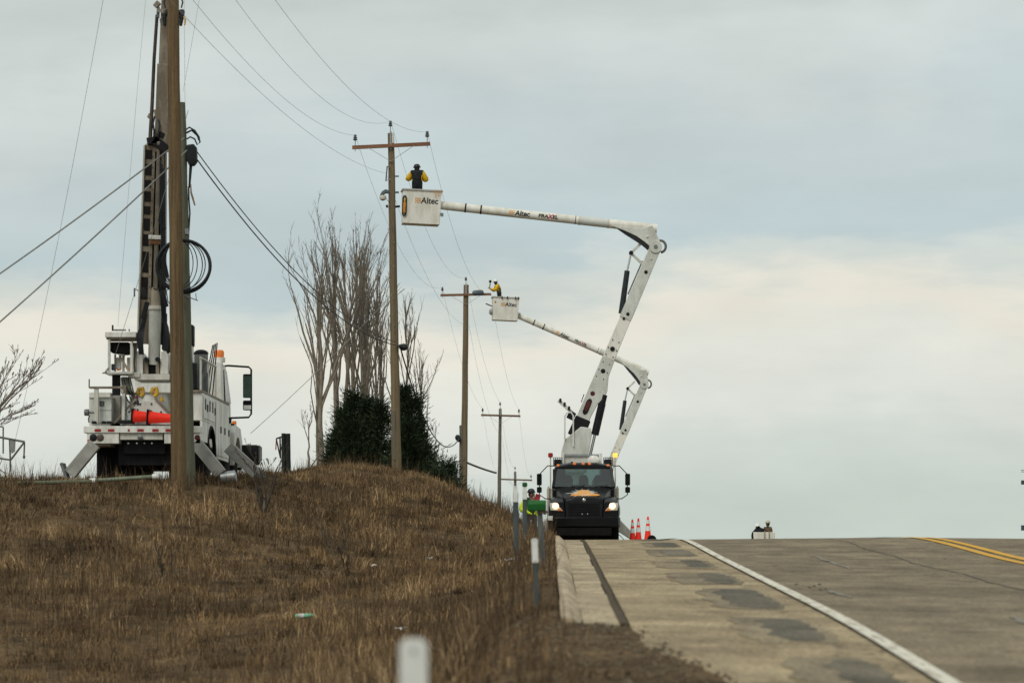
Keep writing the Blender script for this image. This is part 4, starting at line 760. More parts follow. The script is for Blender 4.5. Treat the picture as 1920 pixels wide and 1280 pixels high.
    def mark(a, s_, m=LOGO):
        for k, dx in enumerate((-.055, .055)):
            b = MB()
            for (x0, z0, x1, z1) in ((-.045, -.09, -.015, .09), (.02, -.09, .045, .09), (-.045, .06, .045, .09), (-.02, -.02, .045, .01)):
                vs = []
                for q_ in range(7):
                    for x in (x0, x1):
                        z = (z0 + (z1 - z0) * q_ / 6) * s_; rr = .157; vs.append(al(a) + txu * (dx * s_ + x * s_) + ay * (rr * math.sin(z / rr)) + tn * rr * math.cos(z / rr))
                b.add(vs, [(2 * q_, 2 * q_ + 1, 2 * q_ + 3, 2 * q_ + 2) for q_ in range(6)])
            b.build('logo_mark', m, root, smooth=0)
    aL = 5.18
    mark(aL, .9); boomtext('Altec', aL - .38, .27, INK, .90, .12); boomtext('PRA', aL - 1.12, .17, INK, 1.15, .1); boomtext('X', aL - 1.36, .25, REDINK, 1.0, .2); boomtext('EL', aL - 1.54, .17, INK, 1.15, .1)
    # bucket
    T = al(L); rot = Euler((0, bucket_tilt, bucket_yaw)).to_matrix()
    W_, H_, Dp = 1.36, 1.20, .76
    bc = T + Vector((-W_ / 2 + .0, -.02, -bucket_drop))
    MB().tube(T, T + Vector((-.16, 0, 0)), .13, n=16).build('bucket_mount', STEEL, root)
    bk = shell(MB(), W_, Dp, W_ * .955, Dp * .94, H_, .03, bc, rot).build('bucket', GEL, root, bevel=.018)
    top = bc + rot @ Vector((0, 0, H_))
    lp = [bc + rot @ Vector((x, y, H_ - .015)) for x, y in ((-W_ / 2 - .015, -Dp / 2 - .015), (W_ / 2 + .015, -Dp / 2 - .015), (W_ / 2 + .015, Dp / 2 + .015), (-W_ / 2 - .015, Dp / 2 + .015))]
    for i in range(4): MB().bar(lp[i], lp[(i + 1) % 4], .045, .06).build('rim', mat('rim_grey', (.42, .41, .38), .5, var=.1), bk, bevel=.01)
    fx, fz = rot @ Vector((1, 0, 0)), rot @ Vector((0, 0, 1)); fc = bc + rot @ Vector((0, -Dp / 2, H_ * .68)) + rot @ Vector((0, .006, 0))
    lettering('Altec', .30, INK, bk, fc + fx * .26, fx, fz, off=.006, shear=.12, xs=.95)
    for k, dx in enumerate((-.20, -.09)):
        b = MB()
        for (x0, z0, x1, z1) in ((-.045, -.09, -.015, .09), (.02, -.09, .045, .09), (-.045, .06, .045, .09), (-.02, -.02, .045, .01)):
            b.add([fc + fx * (dx + x) + fz * z + (rot @ Vector((0, -.006, 0))) for x, z in ((x0, z0), (x1, z0), (x1, z1), (x0, z1))], [(0, 1, 2, 3)])
        b.build('logo_mark', LOGO, bk, smooth=0)
    MB().bar(bc + rot @ Vector((W_ / 2 - .02, -Dp / 2 - .01, H_ * .30)), bc + rot @ Vector((W_ / 2 + .08, -Dp / 2 + .1, H_ * .30)), .05, .12).build('step_bracket', STEEL, bk)
    return root, bc, rot, bk, (W_, H_, Dp)

gt = float(zr(107)); T1X = (1095 - VX) * 107 / FPX
bt1, bc1, rot1, bk1, dims = bucket_truck('bucket_truck', 'black-cabbed bucket truck facing the camera with headlights lit', (T1X, 107, gt), R(6.2), 7.74, R(7), R(2.2), .70)
bt2, bc2, rot2, bk2, _ = bucket_truck('bucket_truck', 'farther bucket truck hidden behind the black cab, its lower boom and bucket showing', (2.28, 160, float(zr(160)) - .0), R(23.6), 7.45, R(6), R(2.2), .28, lamps=False)
# things fixed to the buckets
W_, H_, Dp = dims
p = bc1 + rot1 @ Vector((-W_ / 2 + .06, -Dp / 2 - .03, H_ * .50)); fz = rot1 @ Vector((0, 0, 1)); fx = rot1 @ Vector((1, 0, 0))
tl = MB(); loop = []
for t in [k * math.pi / 8 for k in range(16)]: loop.append(p + fx * .06 * math.cos(t) + fz * (.11 * math.sin(t) + (.24 if math.sin(t) > 0 else -.24)))
tl.path(loop, .024, 8, closed=True).build('tool_strap', CHAR, bk1)
MB().bar(p - fz * .26, p + fz * .12, .09, .09).build('tool_handle', mat('tool_orange', (.62, .25, .03), .5, var=.2, scale=9), bk1, bevel=.025); MB().bar(p + fz * .12, p + fz * .26, .05, .05).build('tool_neck', YBR, bk1)
for k in range(3):
    a = bc1 + rot1 @ Vector((W_ / 2 - .05 - .10 * k, -Dp / 2 - .045, H_ + .02)); MB().path([a, a + Vector((.02, -.01, -.1)), a + Vector((.015, -.005, -.20 - .03 * k))], .014, 6).build('strap', mat('strap_orange', (.72, .40, .16), .7, var=.2), bk1)
for k, f in enumerate((-.16, .05, .36, .46)):
    a = bc2 + rot2 @ Vector((f * W_, -Dp / 2 - .04, H_ - .03)); MB().box(a, (.05, .05, .15)).build('rim_hook', CHAR, bk2, bevel=.01)
a = bc2 + rot2 @ Vector((-W_ / 2 - .04, -.05, H_ * .36)); MB().ball(a, (.12, .16, .17)).build('control_cover', mat('grey_cover', (.33, .34, .33), .6, var=.2), bk2)
a = bc2 + rot2 @ Vector((-W_ / 2 - .02, -.1, H_ * .60)); MB().bar(a, a + Vector((-.32, 0, .13)), .06, .06).build('control_lever', CHAR, bk2, bevel=.012)
MB().lathe([(.05, 0), (.05, .02), (.02, .03), (.002, .031)], bc2 + rot2 @ Vector((-W_ / 2 + .12, -Dp / 2, H_ * .78)), (0, -1, 0), 10).build('grommet', YBR, bk2)
a = P(915, 550, 165.6)
sl = MB().lathe([(.05, -.32), (.13, -.26), (.15, 0), (.14, .2), (.06, .28)], a + Vector((-.5, 0, .03)) - a, (1, 0, .05), 14).build('line_cover', mat('blue_grey_rubber', (.10, .13, .15), .6, var=.3)); sl.location = a
tag(sl, 'blue-grey rubber cover lying over the crossarm by the farther bucket', 'line cover')
# outriggers of the nearer truck
for s in (1, -1):
    og = MB().loft([[(s * 1.18, 5.0, 1.05), (s * 1.18, 5.3, 1.05), (s * 1.18, 5.3, .55), (s * 1.18, 5.0, .55)], [(s * 1.95, 5.0, .26), (s * 1.95, 5.3, .26), (s * 1.95, 5.3, .05), (s * 1.95, 5.0, .05)]]).build('outrigger', WHITE2, bt1, bevel=.02)
    MB().box((s * 1.98, 5.15, .04), (.34, .34, .05)).build('outrigger_pad', STEEL, og)
# ---------------------------------------------------------------- digger derrick truck on the bank
DY, DX = 70.0, (267 - VX) * 70 / FPX
DZ = 1.84
dg = thing('digger_truck', (DX, DY, DZ), 'white digger derrick truck seen from behind with its boom raised', 'digger truck')
def D(px, py, ly=0.0):                          # photo pixel at ly metres forward of the tail -> truck coordinates
    p = P(px, py, DY + ly); return Vector((p.x - DX, ly, p.z - DZ))
def dx(px, ly=0.0): return D(px, 0, ly).x
def dz(py, ly=0.0): return D(0, py, ly).z
def rect(name, x0, y0, x1, y1, ly0, ly1, m, parent=dg, bevel=.008):
    return MB().b2(dx(x0, ly0), dx(x1, ly0), ly0, ly1, dz(y1, ly0), dz(y0, ly0)).build(name, m, parent, bevel=bevel)
HW = 1.25
# frame, wheels
MB().b2(-.45, .45, .3, 8.4, .62, .92).build('chassis', CHAR, dg)
for s in (-1, 1):
    for x in (1.06, .74): wheel(dg, (s * x, 2.35, .5), .52, .29, rim=mat('dirty_rim', (.10, .085, .065), .8, var=.3))
    wheel(dg, (s * 1.04, 6.9, .5), .52, .28)
MB().tube((-1, 2.35, .5), (1, 2.35, .5), .11).build('axle', CHAR, dg); MB().tube((-1, 6.9, .5), (1, 6.9, .5), .08).build('axle', CHAR, dg)
MB().ball((0, 2.35, .52), (.2, .22, .2)).build('differential', CHAR, dg)
for s in (-1, 1): MB().b2(s * .40, s * 1.22, 1.55, 1.57, .12, .95).build('mud_flap', BLACK, dg)
rect('undercarriage', 222, 826, 322, 872, .5, 1.2, CHAR)
# tail: bumper deck, light boxes, reflectors
tail = MB().b2(-HW - .03, HW + .03, -.05, .55, 1.06, 1.21).build('tail_deck', WHITE, dg, bevel=.012)
for px in (184, 209, 242, 264, 292, 317): MB().b2(dx(px) - .07 if px != 242 else dx(px) - .02, dx(px) + .07 if px != 242 else dx(px) + .02, -.058, -.048, 1.09, 1.145).build('reflector', REDL, tail)
lb_ = rect('light_box', 163, 808.5, 223, 831, -.02, .5, WHITE); rb_ = rect('light_box', 308, 808.5, 376, 831, -.02, .5, WHITE)
for px in (175, 188): MB().lathe([(.075, 0), (.082, .01), (.06, .022), (.01, .026)], D(px, 820, -.02), (0, -1, 0), 18).build('tail_lamp', CHAR if px == 175 else mat('smoked_lens', (.10, .07, .06), .3), lb_)
for px in (356, 370): MB().lathe([(.055, 0), (.06, .01), (.05, .022), (.01, .026)], D(px, 820, -.02), (0, -1, 0), 18).build('tail_lamp', MAROON if px > 360 else CHAR, rb_)
MB().lathe([(.035, 0), (.035, .02), (.01, .03)], D(167, 826, -.02), (0, -1, 0), 12).build('tail_lamp', REDL, lb_)
rect('hitch_plate', 225, 809, 305, 824, .02, .3, WHITE2); MB().lathe([(.05, 0), (.03, .1), (.06, .13), (.01, .16)], D(264, 820, .0), (0, -1, 0), 12).build('hitch', DSTEEL, dg)
for px in (241, 257, 271, 285): MB().lathe([(.02, 0), (.02, .03), (.005, .035)], D(px, 831, .1), (0, -1, 0), 8).build('valve', STEEL, dg)
# rear outriggers
def outrigger(p0, p1, ly, w, foot=None):
    a, b = D(*p0, ly), D(*p1, ly); o = MB().bar(a, b, .24, w, up=(0, 1, 0)); o = MB().bar(a, b, w, .24, up=(0, 1, 0)).build('outrigger', mat('outrigger_grey', (.40, .40, .37), .6, col2=(.27, .265, .24), scale=3), dg, bevel=.012); return o
o1 = outrigger((178, 832), (131, 889), -.1, .27); MB().bar(D(117, 868, -.1), D(129, 902, -.1), .06, .5, up=(0, 1, 0)).build('outrigger_foot', DSTEEL, o1, bevel=.01)
o2 = outrigger((366, 828), (414, 888), .1, .27); MB().lathe([(.08, -.18), (.13, -.16), (.13, .16), (.08, .18)], D(428, 894, .1), (1, 0, .15), 16).build('outrigger_foot', STEEL, o2)
o3 = outrigger((428, 838), (482, 888), 4.6, .28); MB().bar(D(478, 892, 4.6), D(500, 892, 4.6), .3, .06).build('outrigger_foot', DSTEEL, o3)
# tailshelf: sloped pedestal guard with rivets
ts = MB().prism([(D(x, y).x, D(x, y).z) for x, y in ((217, 794), (255, 749), (290, 748), (322, 780), (326, 794))], .62, .70).build('tailshelf', BOOMGREY, dg, bevel=.01)
for x, y in ((259, 757), (284, 757), (242, 772), (258, 768), (284, 771), (302, 772)): MB().lathe([(.022, 0), (.02, .02), (.005, .025)], D(x, y, .62), (0, -1, 0), 8).build('rivet', CHAR, ts)
MB().bar(D(214, 793, .6), D(255, 747, .6), .03, .05).build('guard_edge', TAN, ts); MB().bar(D(290, 746, .6), D(324, 781, .6), .03, .05).build('guard_edge', TAN, ts)
rect('shelf_box', 221, 787, 247, 793.5, .3, .55, CHAR)
for px in (264, 290): MB().path([D(px - 6, 738, .9), D(px - 3, 729, .9), D(px + 3, 728, .9), D(px + 5, 736, .9), D(px, 743, .9)], .05, 8).build('lifting_hook', YBR, dg)
MB().path([D(300, 748, .9), D(303, 744, .9), D(304, 752, .9)], .04, 8).build('lifting_hook', YBR, dg); MB().lathe([(.03, 0), (.03, .03), (.01, .04)], D(255, 744, .8), (0, -1, 0), 10).build('marker', REDL, dg)
# left rear: posts, tool cabinet
for x0, x1 in ((176, 184), ): rect('rack_post', x0, 728, x1, 793, .2, .3, WHITE2)
rect('rack_rail', 167, 724, 230, 728, .18, .32, TAN); rect('rack_upright', 166, 710, 168, 727, .2, .24, CHAR)
cb = rect('tool_cabinet', 169, 746, 209, 792, .45, 1.3, BOOMGREY, bevel=.015); rect('cabinet_lid', 167, 743.5, 211, 746, .42, 1.32, WHITE2, cb)
for i in range(3):
    for j in range(3): rect('louvre', 186.5 + i * 3.3, 752 + j * 3.4, 189 + i * 3.3, 754.4 + j * 3.4, .44, .452, CHAR, cb, 0)
rect('cabinet_seam', 186, 768.5, 209, 769.3, .445, .452, DSTEEL, cb, 0)
rect('storage_locker', 209, 741, 226, 792, .8, 1.9, mat('locker_grey', (.35, .34, .31), .6, scale=3, col2=(.24, .23, .2)), bevel=.01)
rect('rack_post', 228, 738, 234, 790, .5, .6, WHITE2); rect('rack_post', 231, 722, 236, 745, .55, .62, TAN)
MB().lathe([(.03, -.05), (.07, -.04), (.075, .05), (.03, .07)], D(162, 773, .2), (1, 0, 0), 12).build('winch_knob', DSTEEL, dg); MB().tube(D(162, 773, .2), D(176, 773, .2), .025, n=8).build('winch_shaft', DSTEEL, dg)
MB().path([D(168, 778, .15), D(166, 785, .15), D(167, 792, .15)], .015, 6).build('hose', CABLE, dg)
for x in (172, 190, 200): rect('deck_clutter', x, 789, x + 8, 794, .1, .25, CHAR)
# pedestal and turret
MB().lathe([(.62, 1.21), (.62, 1.32), (.50, 1.36), (.46, 1.95), (.52, 2.0)], D(284, 0, 1.35).xy.to_3d(), n=28).build('pedestal', WHITE, dg)
rect('turret_plate', 252, 701, 318, 712, .75, 1.95, WHITE2)
for x0, x1, top in ((256, 268, 640), (300, 316, 640)):
    MB().prism([(dx(x, .85), dz(y, .85)) for x, y in ((x0, 701), (x1, 701), (x1, 668 if x0 > 290 else 664), (x1 - 5, top + 18), (x0 + (0 if x0 < 290 else 2), top + 18))], .85, 1.75).build('turret_cheek', WHITE, dg, bevel=.015)
rect('turret_post', 270, 672, 278, 701, .9, 1.2, TAN); rect('turret_post', 292, 676, 299, 701, .9, 1.2, TAN)
for x in (275, 296): MB().lathe([(.05, -.1), (.05, .1)], D(x, 674, .85), (0, -1, 0), 12).build('pivot_pin', CHAR, dg)
rect('slew_motor', 279, 668, 291, 701, 1.0, 1.4, CHAR); rect('motor_case', 318, 700, 328, 715, .9, 1.3, CHAR)
# derrick boom: outer section, seen on its ribbed back, leaning up and a little toward the camera
b0, b1 = D(288, 690, 1.3), D(297, 272, .1); ub_ = (b1 - b0).normalized(); rt = Vector((1, 0, 0)); rt = (rt - ub_ * rt.dot(ub_)).normalized(); bk_ = rt.cross(ub_); bk_ = bk_ if bk_.y < 0 else -bk_
BL = (b1 - b0).length
def bp(a, x, y=0): return b0 + ub_ * a + rt * x + bk_ * y      # a: up the boom, x: across, y: toward the camera
def bbox(name, a0, a1, x0, x1, y0, y1, m, parent=dg, bevel=.006, x0b=None, x1b=None):
    x0b = x0 if x0b is None else x0b; x1b = x1 if x1b is None else x1b
    vs = [bp(a0, x0, y0), bp(a0, x1, y0), bp(a0, x1, y1), bp(a0, x0, y1)], [bp(a1, x0b, y0), bp(a1, x1b, y0), bp(a1, x1b, y1), bp(a1, x0b, y1)]
    return MB().loft(list(vs)).build(name, m, parent, bevel=bevel)
boom = bbox('derrick_boom', .55, BL, -.335, .25, -.18, .10, TAN, x0b=-.27, x1b=.17)
bbox('boom_edge', .45, BL, -.375, -.337, -.22, .16, WHITE2, x0b=-.31, x1b=-.272)
a = 1.15; k = 0
for a0, a1 in ((1.55, 2.05), (2.15, 2.62), (2.74, 3.0), (3.08, 3.35), (3.44, 3.62), (3.72, 3.95), (4.04, 4.20), (4.30, 4.55), (4.66, 4.86)):
    f = (a0 + a1) / 2 / BL; xl = -.335 + .065 * f; bbox('boom_opening_shade', a0, a1, xl + .015, xl + .155, .10, .108, INK, boom, 0)  # flat black plates paint the shade inside the boom openings
bbox('boom_rail', .9, BL - .05, -.145, -.085, .10, .15, TAN, boom, .004, -.105, -.05); bbox('boom_rail', .9, BL - .05, .12, .18, .10, .15, TAN, boom, .004, .09, .14)
bbox('boom_groove', 1.3, BL - .05, -.08, .115, .10, .112, CHAR, boom, 0, -.048, .088)
bbox('extension_cylinder', 1.8, BL + .1, -.03, .075, .112, .20, mat('cylinder_tan', (.24, .215, .175), .5, col2=(.15, .13, .105), scale=3), boom, .02, -.01, .06)
bbox('cylinder_clamp', 2.92, 3.0, -.15, .16, .15, .23, REFLW, boom); bbox('cylinder_clamp', 2.80, 2.91, -.15, .16, .15, .21, mat('rust', (.14, .07, .035), .8, var=.4), boom)
for k in range(14): MB().lathe([(.012, 0), (.01, .012), (.003, .014)], bp(1.6 + k * .24, -.112 + .02 * k / 14, .15), bk_, 6).build('rivet', CHAR, boom)
# lift cylinder below, hoses either side
c0, c1 = D(289, 682, 1.0), D(291, 576, .75); MB().tube(c0, c1, .135, n=20).build('lift_cylinder', BOOMGREY, dg); MB().tube(c1, D(291, 540, .8), .10, n=18).build('cylinder_sleeve', TAN, dg); MB().tube(c1 - Vector((0, 0, .05)), c1 + Vector((0, 0, .03)), .155, n=20).build('cylinder_gland', WHITE2, dg)
for k in range(5):
    MB().path([D(270 + k * 1.4, 588, .7), D(263 + k * 1.8, 612, .62 + .03 * k), D(257 + k * 2.6, 630, .6), D(260 + k * 1.8, 648, .62), D(262 + k * 1.6, 664, .7)], .02, 6).build('hose', CABLE, dg)
MB().prism([(dx(x, .95), dz(y, .95)) for x, y in ((303, 600), (309, 597), (314, 612), (319, 640), (321, 658), (312, 662), (303, 655))], .95, 1.2).build('hose_guard', CABLE, dg, bevel=.02)
for k in range(3): MB().path([D(306 + 3 * k, 588, .9), D(308 + 2 * k, 606, .85), D(312 + 2 * k, 630, .85), D(313 + k, 655, .9)], .02, 6).build('hose', CABLE, dg)
for k in range(4): MB().path([D(301 + 2.4 * k, 300 + 8 * k, -.05), D(300 + 3 * k, 380, .0), D(303 + 2 * k, 450, .1), D(299 + 3.4 * k, 520, .3), D(304 + 2 * k, 590, .7)], .017, 6).build('hose', CABLE, dg)
for (x0, y0, x1, y1) in ((268, 598, 276, 566), (303, 470, 313, 520), (268, 540, 272, 560), (300, 410, 308, 430), (304, 545, 312, 575)): MB().bar(D(x0, y0, .1), D(x1, y1, .1), .10, .10).build('valve_block', CHAR, dg, bevel=.012)
MB().path([D(259, 545, .2), D(252, 540, .2), D(252, 556, .2)], .02, 6).build('step_bracket', DSTEEL, dg)
for k in range(4): MB().path([D(236 + 7 * k, 742, .7), D(240 + 6 * k, 752, .62), D(247 + 5 * k, 758, .6), D(256 + 5 * k, 752, .7)], .016, 6).build('hose', CABLE, dg)
# inner boom sections and the tube stowed alongside
b2_, b3_ = b1, D(309, -25, -.55)
def strut(name, p0, p1, w0, w1, d0, m): 
    u = (p1 - p0).normalized(); r_ = Vector((1, 0, 0)); r_ = (r_ - u * r_.dot(u)).normalized(); n_ = r_.cross(u)
    return MB().loft([[p0 + r_ * sx * w0 / 2 + n_ * sy * d0 / 2 for sx, sy in ((-1, -1), (1, -1), (1, 1), (-1, 1))], [p1 + r_ * sx * w1 / 2 + n_ * sy * d0 / 2 for sx, sy in ((-1, -1), (1, -1), (1, 1), (-1, 1))]]).build(name, m, dg, bevel=.01)
strut('boom_second_section', D(303, 285, .1), D(307, 120, -.2), .30, .26, .24, TAN); strut('boom_third_section', D(307, 125, -.2), D(313, -30, -.5), .21, .19, .18, TAN)
tb = MB().path([D(281, 270, -.05), D(285, 200, -.1), D(289, 110, -.2), D(294.5, 28, -.35)], [.045, .040, .038, .036], 10).build('pole_guide_tube', mat('dark_olive_tube', (.07, .058, .042), .6, var=.3), dg)
MB().bar(D(291, 6, -.35), D(298, 12, -.35), .12, .14).build('tube_bracket', TAN, dg, bevel=.01); MB().bar(D(297, 14, -.35), D(296, 34, -.35), .08, .06).build('tube_bracket', DSTEEL, dg)
for (x0, y0, x1, y1, w) in ((276, 266, 300, 262, .16), (279, 222, 283, 214, .08), (292, 206, 300, 238, .10), (298, 225, 313, 228, .12), (288, 262, 314, 282, .20), (296, 250, 308, 256, .12)):
    MB().bar(D(x0, y0, -.02), D(x1, y1, -.02), .16, w).build('boom_fitting', CHAR if w > .1 else TAN, dg, bevel=.015)
MB().path([D(290, 218, -.1), D(287, 232, -.15), D(289, 246, -.15), D(288, 262, -.1)], .02, 6).build('hose', CABLE, dg); MB().path([D(296, 218, -.1), D(299, 235, -.15), D(296, 255, -.15)], .018, 6).build('hose', CABLE, dg)
# pole claw gripping the new pole near the top
for s in (-1, 1):
    c = P(324.5, 30, 68.2) - Vector((DX, DY, DZ)); MB().path([c + Vector((s * .02, .32, .12)), c + Vector((s * .17, .22, .12)), c + Vector((s * .185, .0, .0)), c + Vector((s * .17, -.06, -.22))], [.05, .06, .055, .03], 10).build('pole_claw', CHAR, dg)
    MB().path([c + Vector((s * .19, -.02, .0)), c + Vector((s * .27, -.02, -.08)), c + Vector((s * .25, -.02, -.2))], .018, 6).build('claw_hook', YBR if s > 0 else DSTEEL, dg)
    MB().path([c + Vector((s * .16, .1, .4)), c + Vector((s * .20, .06, .30)), c + Vector((s * .17, .06, .18))], .018, 6).build('hose', CABLE, dg)
MB().bar(D(297, 20, -.4), P(316, 22, 68.4) - Vector((DX, DY, DZ)), .06, .08).build('claw_link', TAN, dg)
# operator platform with canopy, seat and rail
rect('canopy', 197, 622, 255, 632, .55, 1.35, WHITE); rect('canopy_frame', 199, 632.5, 254, 636, .6, 1.3, TAN)
rect('canopy_light', 209.5, 609, 212.5, 620, .8, .85, CHAR); rect('canopy_bar', 212, 617, 236, 620, .8, .85, DSTEEL); rect('canopy_lamp', 241, 616.5, 243, 621, .8, .85, CHAR)
rect('platform_post', 202, 636, 206.5, 697, .6, .68, BOOMGREY); rect('platform_post', 244, 640, 249, 699, .62, .7, WHITE); rect('platform_post', 250, 642, 256, 700, .9, 1.0, TAN)
MB().path([D(249, 641, .6), D(251.5, 652, .6), D(252.5, 666, .6), D(251.5, 682, .6), D(253, 697, .6)], .014, 6).build('hose', CABLE, dg)
MB().prism([(dx(x, .75), dz(y, .75)) for x, y in ((206, 641), (242, 641), (242, 654), (246, 656), (244, 662), (236, 664), (208, 661), (206, 655))], .75, 1.15).build('seat', BLACK, dg, bevel=.03)
rect('seat_pan', 222, 662, 232, 666, .8, 1.1, REFLW); rect('seat_post', 214, 664, 217, 697, .9, .98, TAN); rect('seat_post', 229, 664, 233, 697, .9, .98, TAN); MB().bar(D(224, 667, .9), D(243, 698, .9), .05, .05).build('seat_brace', TAN, dg)
for x in (216, 238): rect('console', x, 670, x + 10, 692, 1.0, 1.2, WHITE); rect('console_lamp', x + 3, 691, x + 10, 694.5, .98, 1.0, AMBER)
rect('joystick_box', 208.5, 682, 214.5, 694, .7, .8, mat('navy_box', (.02, .035, .05), .5), bevel=.01)
rect('platform_floor', 197, 696, 248, 701, .55, 1.3, BOOMGREY); rect('platform_bracket', 240, 698, 262, 707, .7, 1.2, WHITE2)
rect('ladder', 210, 703, 225, 742, .9, 1.0, CHAR); rect('fluid_tank', 226, 706, 241, 738, .85, 1.3, WHITE, bevel=.03)
for k in range(5): MB().path([D(228 + 4 * k, 708, .8), D(231 + 4 * k, 722, .75), D(238 + 3 * k, 734, .75), D(243 + 2 * k, 740, .8)], .016, 6).build('hose', CABLE if k % 2 else mat('green_hose', (.10, .11, .07), .6, var=.3), dg)
MB().path([D(203, 690, .6), D(196, 699, .5), D(192, 699, .5)], .018, 6).build('grab_handle', TAN, dg)
# right side: body lockers, wheel arch, catwalk gear
RX = HW
def side(name, y0, y1, z0, z1, m, t=.03, parent=dg, bevel=.006, x=RX): return MB().b2(x - t, x + .004, y0, y1, z0, z1).build(name, m, parent, bevel=bevel)
bodyR = MB().b2(.78, RX, .56, 6.3, 1.36, 1.98).build('side_body', WHITE, dg, bevel=.012)
MB().prismx([(.56, 1.358), (.56, .90), (1.62, .90)] + [(2.4 + .86 * math.cos(t), .55 + .76 * math.sin(t)) for t in [math.pi - .6 - k * (math.pi - 1.1) / 8 for k in range(9)]] + [(3.2, .62), (6.3, .62), (6.3, 1.358)], RX - .05, RX).build('side_skirt', WHITE, dg, bevel=.008)
for s in (-1, 1): MB().b2(s * .45, s * 1.19, 1.5, 3.3, 1.06, 1.35).build('wheel_well', BLACK, dg)
MB().path([(RX - .01, 2.4 + .84 * math.cos(t), .55 + .74 * math.sin(t)) for t in [k * math.pi / 14 for k in range(15)]], .045, 8).build('wheel_arch', BLACK, dg)
MB().b2(-RX, -.78, .56, 6.3, .80, 1.98).build('side_body', WHITE, dg, bevel=.012)
for y0, y1, z0, z1 in ((.7, 1.5, 1.42, 1.92), (1.56, 3.1, 1.42, 1.92), (3.3, 4.4, .70, 1.92), (4.48, 5.3, .70, 1.92), (5.36, 6.22, .70, 1.92)):
    d_ = MB().b2(RX + .004, RX + .016, y0, y1, z0, z1).build('locker_door', WHITE, dg, bevel=.004)
    MB().b2(RX + .014, RX + .04, y1 - .12, y1 - .06, (z0 + z1) / 2 - .08, (z0 + z1) / 2 + .08).build('handle', CHAR, d_)
for y in (1.0, 1.9, 2.5): MB().b2(RX + .015, RX + .035, y, y + .06, 1.62, 1.86).build('latch', CHAR, bodyR)
MB().b2(.80, RX + .01, .5, 6.3, 1.98, 2.03).build('catwalk', TAN, dg)
for y in (.7, 2.2, 3.8): MB().tube((RX - .05, y, 2.03), (RX - .05, y, 2.75), .025, n=8).build('catwalk_post', WHITE2, dg)
MB().tube((RX - .05, .6, 2.75), (RX - .05, 3.9, 2.75), .025, n=8).build('catwalk_rail', WHITE2, dg)
MB().tube((1.0, 2.6, 2.03), (1.0, 2.6, 2.95), .16, n=16).build('water_cooler', mat('cooler_grey', (.18, .19, .18), .5, var=.4), dg); MB().ball((1.0, 2.6, 2.97), (.17, .17, .09)).build('cooler_lid', CHAR, dg)
MB().box((.9, 1.2, 2.35), (.4, .8, .6)).build('rope_bin', CHAR, dg, bevel=.04); MB().box((.85, 1.0, 3.25), (.35, .3, .5)).build('gear_bag', CHAR, dg, bevel=.05); MB().b2(.7, 1.0, .8, 1.1, 2.03, 3.02).build('gear_post', BOOMGREY, dg)
for k in range(4): MB().tube((RX - .1 - .1 * k, 3.6 + .2 * k, 2.03), (RX - .02 - .06 * k, 3.9 + .25 * k, 3.3), .014, n=6).build('hot_stick', CHAR, dg)
for k in range(6): MB().tube((RX - .05, .9 + .28 * k, 2.03), (RX - .05, .9 + .28 * k, 2.4 + .1 * (k % 3)), .02, n=6).build('hot_stick', DSTEEL, dg)
# cab, windscreen edge, beacon, mirror, hood
MB().loft([[(-1.14, y, .95), (1.14, y, .95), (w, y, zt), (w * .93, y, zt + .04), (-w * .93, y, zt + .04), (-w, y, zt)] for y, w, zt in ((4.5 + 1.7, 1.08, 3.0), (4.5 + 2.0, 1.08, 3.03), (7.5, 1.06, 2.98), (8.15, 1.12, 2.05))]).build('cab', WHITE, dg, bevel=.04)
quad(MB(), [(1.125, 6.75, 2.1), (1.135, 7.95, 2.1), (1.085, 7.42, 2.86), (1.09, 6.75, 2.86)], (1, 0, 0), .012).build('side_window', MIRR, dg)
MB().tube((.98, 6.7, 3.03), (.98, 6.7, 3.14), .15, n=16).build('beacon_base', WHITE2, dg); MB().lathe([(.12, 0), (.125, .13), (.10, .18), (.01, .19)], (.98, 6.7, 3.14), n=16).build('beacon', AMBER, dg)
MB().path([(1.02, 7.4, 2.98), (1.12, 7.5, 3.0), (1.60, 7.7, 2.98), (1.66, 7.7, 2.92), (1.66, 7.7, 1.84), (1.60, 7.7, 1.76), (1.1, 7.7, 1.74)], .024, 8).build('mirror_arm', CHAR, dg)
mr = MB().box((1.57, 7.72, 2.52), (.22, .10, .58)).build('mirror', BLACK, dg, bevel=.03); MB().b2(1.48, 1.66, 7.66, 7.668, 2.24, 2.76).build('mirror_glass', MIRR, mr)
mr = MB().box((1.57, 7.72, 2.05), (.22, .12, .24)).build('mirror', BLACK, dg, bevel=.03); MB().b2(1.48, 1.66, 7.65, 7.658, 1.95, 2.05).build('mirror_glass', REFLW, mr)
MB().box((1.12, 7.7, 1.68), (.12, .12, .14)).build('mirror_bracket', CHAR, dg, bevel=.01)
MB().loft([[(-1.0, y, .8), (1.0, y, .8), (w, y, zt), (-w, y, zt)] for y, w, zt in ((8.0, 1.0, 2.0), (9.2, .8, 1.7), (9.6, .75, 1.5))]).build('hood', WHITE, dg, bevel=.08)
MB().prismx([(7.9, .7)] + [(8.75 + .85 * math.cos(t), .6 + .72 * math.sin(t)) for t in [math.pi - k * math.pi / 8 for k in range(9)]] + [(9.75, .6), (9.85, 1.25), (9.4, 1.55), (8.2, 1.6), (7.9, 1.4)], .8, 1.24).build('fender', WHITE, dg, bevel=.03)
wheel(dg, (1.04, 8.75, .5), .5, .28); wheel(dg, (-1.04, 8.75, .5), .5, .28)
MB().box((1.12, 9.0, 1.68), (.1, .12, .10)).build('marker_lamp', AMBER, dg, bevel=.01); MB().box((1.05, 8.2, 1.42), (.3, .05, .42)).build('fender_flap', CHAR, dg)
